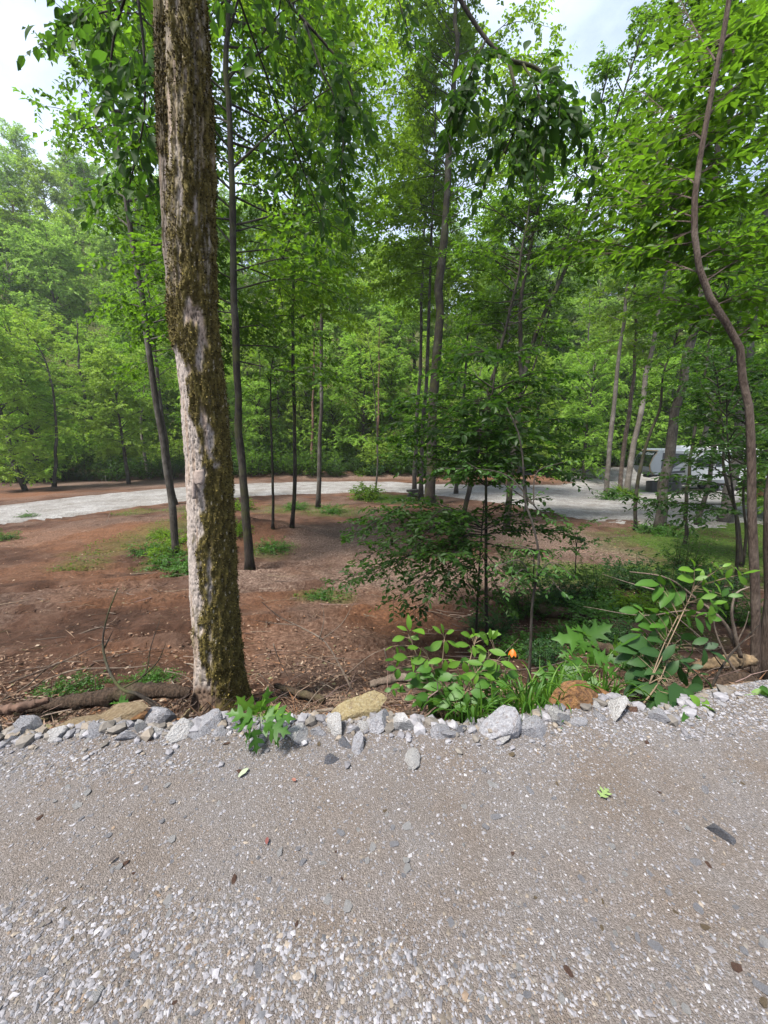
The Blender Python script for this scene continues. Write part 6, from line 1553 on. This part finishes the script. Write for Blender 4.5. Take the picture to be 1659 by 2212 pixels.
# ------------------------------------------------------------------ the camper
def camper():
    X0, Y0 = 24.85, 36.0
    zb = float(zg(X0 + 3, Y0))
    root = thing('camper_trailer', 'white and grey fifth wheel camper parked across the gravel lot behind the trees', 'camper', (X0, Y0, zb))
    white = plain_mat('camper_white', (.62, .63, .64), .35, noise=.04); lower = plain_mat('camper_grey', (.38, .395, .41), .4, noise=.05); char = plain_mat('camper_charcoal', (.05, .052, .058), .35, noise=.1)
    silver = plain_mat('camper_silver', (.2, .21, .225), .3); glass = plain_mat('camper_glass', (.012, .015, .02), .06, spec=.8); black = plain_mat('camper_black', (.02, .02, .022), .5); amber = plain_mat('camper_amber', (.55, .28, .03), .4)
    L, D = 11.6, 2.5
    def loopbox(name, prof, y0, y1, mat, bev=.06, parent=root):
        m = MB(); m.prism(prof, y0, y1); o = m.build(name, mat, parent)
        b = o.modifiers.new('edge', 'BEVEL'); b.width = bev; b.segments = 3; b.limit_method = 'ANGLE'; return o
    body = loopbox('body', [(3.1, .78), (L, .78), (L, 3.82), (1.0, 3.86), (1.0, 1.62), (3.1, 1.62)], 0, D, lower, .05)
    loopbox('front_cap', [(.55, 1.52), (1.02, 1.60), (1.02, 3.88), (.72, 3.84), (.22, 3.2), (.0, 2.5), (.12, 1.95)], -.012, D + .012, lower, .09)
    loopbox('cap_shell', [(1.02, 2.15), (1.5, 2.05), (2.1, 2.2), (3.0, 2.75), (3.3, 3.3), (3.3, 3.5), (1.02, 3.62)], -.02, -.004, char, .004)
    m = MB(); m.prism([(.72, 3.82), (L + .05, 3.80), (L + .05, 3.93), (.85, 3.97)], -.03, D + .03); m.build('roof', white, root)
    # dark raked front glass, lettered along its top
    A, B = np.array([.60, 3.70]), np.array([.035, 2.55])
    def face(t, u, out=.02):
        p = A * (1 - t) + B * t; dn = unit(np.array([-(A - B)[1], (A - B)[0]])); q = p + dn * out
        return (q[0], u, q[1])
    m = MB()
    rows = []
    prof = [A, np.array([.22, 3.2]), B, np.array([.02, 2.32])]
    V = []
    for x, z in prof:
        for u in (.16, .8, 1.7, D - .16): V.append((x - .05, u, z + .01))
    F = [[r * 4 + c, r * 4 + c + 1, r * 4 + 5 + c, r * 4 + 4 + c] for r in range(3) for c in range(3)]
    m.add(V, F); o = m.build('front_window', glass, root); sd_ = o.modifiers.new('t', 'SOLIDIFY'); sd_.thickness = .03; sd_.offset = 0
    m = MB(); m.prism([(.02, 2.3), (.12, 1.95), (.5, 1.56), (.46, 1.52), (.06, 1.93), (-.03, 2.3)], .1, D - .1); m.build('chin_panel', silver, root)
    m = MB(); m.prism([(.15, 2.05), (.40, 1.75), (.37, 1.72), (.10, 2.02)], .25, D - .25); m.build('chin_grille', char, root)
    m = MB(); m.box((.60, D / 2, 3.80), (.10, D - .3, .05))
    o = m.build('marker_light', amber, root)
    for yy in (.05, D - .05):
        m = MB(); m.tube(np.array([(.50, yy, 3.62), (.12, yy, 3.05), (-.05, yy, 2.45), (.04, yy, 2.0), (.4, yy, 1.6)]), .014, 6); m.build('trim_strip', amber if yy < 1 else silver, root)
    # lettering and mountain emblem on the front glass
    def text(s, size, loc, rot, mat, name, ext=.006):
        cu = bpy.data.curves.new('lettering', 'FONT'); cu.body = s; cu.size = size; cu.extrude = ext; cu.align_x = 'CENTER'; cu.align_y = 'CENTER'; cu.resolution_u = 2
        t = bpy.data.objects.new('lettering', cu); COL.objects.link(t)
        me = bpy.data.meshes.new_from_object(t.evaluated_get(bpy.context.evaluated_depsgraph_get()))
        bpy.data.objects.remove(t); bpy.data.curves.remove(cu)
        o = link_mesh(name, me, mat, root); o.location = loc; o.rotation_euler = rot; return o
    pitch = math.atan2(3.70 - 3.2, .60 - .22)
    fr = Matrix(((0, math.cos(pitch), -math.sin(pitch)), (-1, 0, 0), (0, math.sin(pitch), math.cos(pitch)))).to_euler()
    text('MONTANA', .40, (.34, D / 2, 3.48), fr, white, 'lettering')
    p2 = math.atan2(3.2 - 2.55, .22 - .035)
    f2 = Matrix(((0, math.cos(p2), -math.sin(p2)), (-1, 0, 0), (0, math.sin(p2), math.cos(p2)))).to_euler()
    e = MB(); th = np.linspace(0, 2 * np.pi, 33)
    def loc2(u, v): return (.085 + v * math.cos(p2) * 1.0 - .03, D / 2 - u, 2.78 + v * math.sin(p2))
    e.tube(np.array([loc2(.42 * math.cos(a), .27 * math.sin(a)) for a in th]), .018, 5)
    e.tube(np.array([loc2(*q) for q in ((-.34, -.12), (-.12, .14), (-.02, .02), (.12, .18), (.34, -.12))]), .022, 5)
    e.tube(np.array([loc2(*q) for q in ((-.12, .14), (-.08, -.10))]), .014, 5)
    e.build('emblem', silver, root)
    # side graphics, windows and hatches (near side, y = 0)
    def panel(name, x0, x1, z0, z1, mat, out=.02, parent=root, curvy=0):
        m = MB(); m.box(((x0 + x1) / 2, -out / 2 - .001, (z0 + z1) / 2), (x1 - x0, out, z1 - z0)); return m.build(name, mat, parent)
    m = MB(); a = np.linspace(0, 1, 24)
    up = [(1.1 + t * 7.2, 1.78 + .28 * math.sin(t * 3.0)) for t in a]; dn = [(1.1 + t * 7.2, 1.60 + .22 * math.sin(t * 3.2)) for t in a][::-1]
    m.prism(up + dn, -.012, -.001); m.build('stripe', char, root)
    m = MB(); up = [(2.2 + t * 8.8, 2.15 + .22 * math.sin(t * 2.6 + .4)) for t in a]; dn = [(2.2 + t * 8.8, 2.04 + .2 * math.sin(t * 2.6 + .3)) for t in a][::-1]
    m.prism(up + dn, -.010, -.001); m.build('stripe', silver, root)
    panel('upper_band', 1.05, L - .05, 3.40, 3.74, white, .014)
    m = MB(); m.box((5.1, -.18, 2.35), (3.6, .36, 2.5)); so = m.build('slide_out', lower, root); bv = so.modifiers.new('e', 'BEVEL'); bv.width = .04; bv.segments = 2
    m = MB(); m.box((4.6, -.385, 2.75), (1.3, .03, .85)); fw = m.build('window', black, so); m = MB(); m.box((4.6, -.405, 2.75), (1.2, .012, .75)); m.build('pane', glass, fw)
    m = MB(); m.box((6.1, -.385, 2.75), (.7, .03, .7)); fw = m.build('window', black, so); m = MB(); m.box((6.1, -.405, 2.75), (.6, .012, .6)); m.build('pane', glass, fw)
    for x0, x1, z0, z1 in ((1.85, 2.6, 2.55, 3.15), (8.2, 9.1, 2.4, 3.05), (10.0, 10.9, 2.4, 3.05)):
        f_ = panel('window', x0, x1, z0, z1, black, .03); m = MB(); m.box(((x0 + x1) / 2, -.035, (z0 + z1) / 2), (x1 - x0 - .1, .012, z1 - z0 - .1)); m.build('pane', glass, f_)
    # luggage hatches, arch frames and entry panel low on the side
    for x0, x1 in ((3.3, 4.5), (9.6, 10.4)): panel('hatch', x0, x1, .95, 1.5, silver, .02)
    hp = panel('utility_hatch', 3.95, 4.75, 1.02, 1.42, black, .035)
    m = MB(); m.box((4.58, -.045, 1.22), (.26, .02, .32)); m.build('hatch_door', white, hp)
    for i in range(2):
        m = MB(); m.tube(np.array([(1.55 + i * .75, -.02, .95), (1.55 + i * .75, -.05, 1.44), (2.05 + i * .75, -.05, 1.44), (2.05 + i * .75, -.02, .95)]), .022, 6); m.build('grab_rail', black, root)
    m = MB(); m.prism([(.55, 1.56), (1.7, 1.56), (1.7, 1.36), (.95, 1.30), (.6, 1.22), (.5, 1.32)], D / 2 - .4, D / 2 + .4); m.build('pin_box', black, root)
    for yy in (.25, D - .25):
        m = MB(); m.box((2.75, yy, .85), (.12, .12, 1.5)); m.box((2.75, yy, .06), (.32, .28, .05)); m.build('landing_leg', black, root)
    m = MB(); m.box((7.3, D / 2, .70), (8.4, D - .1, .16)); m.build('underbelly', black, root)
    for xx in (7.0, 8.0):
        for yy in (.02, D - .30):
            th = np.linspace(0, 2 * np.pi, 25)[:-1]
            w = MB(); w.prism([(xx + .38 * math.cos(a), .38 + .38 * math.sin(a)) for a in th], yy, yy + .26); tyre = w.build('wheel', black, root)
            w = MB(); w.prism([(xx + .22 * math.cos(a), .38 + .22 * math.sin(a)) for a in th], yy - .012, yy + .27); w.build('rim', silver, tyre)
    m = MB(); m.tube(np.array([(1.4, -.10, 3.78), (9.0, -.10, 3.76)]), .075, 8); aw = m.build('awning_roll', white, root)
    m = MB(); m.box((3.6, D / 2 - .2, 4.10), (1.0, .7, .30)); ac = m.build('air_conditioner', white, root); b_ = ac.modifiers.new('e', 'BEVEL'); b_.width = .08; b_.segments = 3
    m = MB(); m.box((6.6, D / 2, 4.05), (.9, .7, .24)); ac = m.build('air_conditioner', white, root); b_ = ac.modifiers.new('e', 'BEVEL'); b_.width = .07; b_.segments = 3
    m = MB(); m.box((5.3, D / 2, 4.0), (.4, .4, .14)); m.build('roof_vent', silver, root)
    # black covered tub under the nose
    tb = thing('covered_tub', 'black tarpaulin wrapped tub standing under the camper nose', 'tub', (X0 + 1.2, Y0 - .35, float(zg(X0 + 1.2, Y0 - .35))))
    tarp = plain_mat('black_tarp', (.018, .020, .024), .35, noise=.2, nscale=4, bump=.6)
    m = MB(); th = np.linspace(0, 2 * np.pi, 40, endpoint=False); rows_ = [0, .04, .35, .7, .95, 1.02]
    V = []
    for z_ in rows_:
        for a in th:
            cx, cy = abs(math.cos(a)) ** .45 * np.sign(math.cos(a)), abs(math.sin(a)) ** .45 * np.sign(math.sin(a))
            q = 1 + .06 * (vn(a * 3.3, z_ * 2.0, 4) - .5) + .05 * math.sin(a * 11) * (1 - z_) * .5
            V.append((1.35 * cx * q, .75 * cy * q, z_))
    F = [[r * 40 + c, r * 40 + (c + 1) % 40, (r + 1) * 40 + (c + 1) % 40, (r + 1) * 40 + c] for r in range(5) for c in range(40)]
    m.add(V, F); m.build('tarp', tarp, tb, smooth=True)
    m = MB(); m.tube(np.array([(1.33 * abs(math.cos(a)) ** .45 * np.sign(math.cos(a)), .73 * abs(math.sin(a)) ** .45 * np.sign(math.sin(a)), 1.02) for a in np.linspace(0, 2 * np.pi, 41)]), .035, 6); m.build('rim', tarp, tb, smooth=True)
    # inside floor of the tub
    m = MB(); m.box((0, 0, .82), (2.3, 1.2, .04)); m.build('tub_floor', black, tb)
    # green mat before the nose
    mt = MB(); mt.box((0, 0, 0), (2.6, 1.3, .03)); o = mt.build('door_mat', plain_mat('green_mat', (.06, .12, .03), .95, noise=.3, nscale=20))
    o.location = (X0 - .8, Y0 + .2, float(zg(X0 - .8, Y0 + .2)) + .10); tag(o, 'green outdoor mat on the gravel before the camper nose', 'mat')
camper()

# firewood pile by the camper rear
end_m = plain_mat('log_end', (.25, .13, .055), .85, noise=.35, nscale=12); side_m = BARK['log']
fx, fy = 28.3, 28.6
fz = float(zg(fx, fy))
k_ = 0
for r_ in range(5):
    for c_ in range(6):
        m = MB(); th = np.linspace(0, 2 * np.pi, 9)[:-1]; rr = .17 * (1 + .15 * math.sin(k_ * 2.3))
        m.tube(np.array([(0, 0, 0), (0, .5, 0)]), rr, 9)
        root = m.build('firewood_log', end_m); root.location = (fx + c_ * .36 + (r_ % 2) * .18, fy, fz + .17 + r_ * .31)
        tag(root, f"split orange log in the {['lowest', 'second', 'middle', 'fourth', 'top'][r_]} row of the firewood pile", 'log', 'firewood pile by the camper rear'); k_ += 1

# black box hung past the forked trunk
q = P(1134, 1026, 21.0); zb_ = float(zg(q[0], 21.0))
bx_ = thing('lidded_box', 'black lidded box on a crooked wooden post behind the forked trunk', 'box', (q[0], 21.0, zb_))
blk = plain_mat('box_black', (.015, .015, .018), .4, noise=.2)
zc = q[2] - zb_
m = MB(); m.prism([(-.36, .0), (.36, .0), (.40, .62), (-.40, .62)], -.28, .28); o = m.build('body', blk, bx_); o.location = (0, 0, zc)
m = MB(); m.prism([(-.43, .62), (.43, .62), (.30, .74), (-.2, .80)], -.31, .31); o = m.build('lid', blk, bx_); o.location = (0, 0, zc)
m = MB(); m.tube(curve([(.12, 0, -.05), (.16, 0, zc * .4), (.05, 0, zc * .75), (0, 0, zc + .02)], 14), .07, 8); m.build('post', BARK['pale'], bx_, smooth=True)
m = MB(); m.tube(curve([(.10, 0, zc * .62), (-.2, 0, zc * .8), (-.34, 0, zc)], 8), .04, 6); m.build('brace', BARK['pale'], bx_, smooth=True)

# block pile at the foot of the trunk
q = G(893, 1072)
blk2 = plain_mat('dark_block', (.05, .043, .038), .9, noise=.4, nscale=8, bump=.4)
for i, (dx, dz, w_, lb_) in enumerate([(0, .09, .95, 'lowest dark block of the little pile by the thin grey trunk'), (.06, .28, .75, 'middle dark block of the little pile by the thin grey trunk'), (-.04, .46, .9, 'top dark slab of the little pile by the thin grey trunk')]):
    m = MB(); m.box((0, 0, 0), (w_, .5, .17)); o = m.build('timber_block', blk2); b_ = o.modifiers.new('e', 'BEVEL'); b_.width = .03; b_.segments = 2
    o.location = (q[0] + dx, q[1] - .2, q[2] + dz); o.rotation_euler = (0, 0, i * .25); tag(o, lb_, 'block', 'block pile')
# survey stake on the far verge
q = G(229, 1040)
m = MB(); m.box((0, 0, .28), (.05, .03, .62)); m.prism([(-.025, .59), (.025, .59), (.0, .66)], -.015, .015)
o = m.build('survey_stake', plain_mat('stake_wood', (.3, .27, .21), .8, noise=.15)); o.location = q.tolist(); tag(o, 'pale wooden stake standing on the verge beyond the road', 'stake')

# ------------------------------------------------------------------ summer haze
hz = MB(); hz.box((0, 200, 40), (760, 500, 180))
hm, hn, hl = mat_new('air')
ho = N(hn, 'ShaderNodeOutputMaterial'); hv = N(hn, 'ShaderNodeVolumePrincipled', Density=HAZE, Anisotropy=.2)
hv.inputs['Color'].default_value = (.90, .95, 1.0, 1)
hl.new(hv.outputs[0], ho.inputs['Volume'])
hz.build('haze', hm, kind='stuff')

# ------------------------------------------------------------------ where two share a description, say which is which
def settle_labels():
    by = {}
    for o in SC.objects:
        if o.parent is None and o.get('category') and o.get('label'): by.setdefault(o['label'], []).append(o)
    nth = ['leftmost', 'second', 'third', 'fourth', 'fifth', 'sixth', 'seventh', 'eighth', 'ninth', 'tenth']
    for lab, v in by.items():
        if len(v) < 2: continue
        v.sort(key=lambda o: to_px(np.array(o.location) + [0, 0, 1])[0])
        for i, o in enumerate(v):
            o['label'] = lab + (', leftmost' if i == 0 else ', rightmost' if i == len(v) - 1 else f', {nth[i]} from left')
settle_labels()
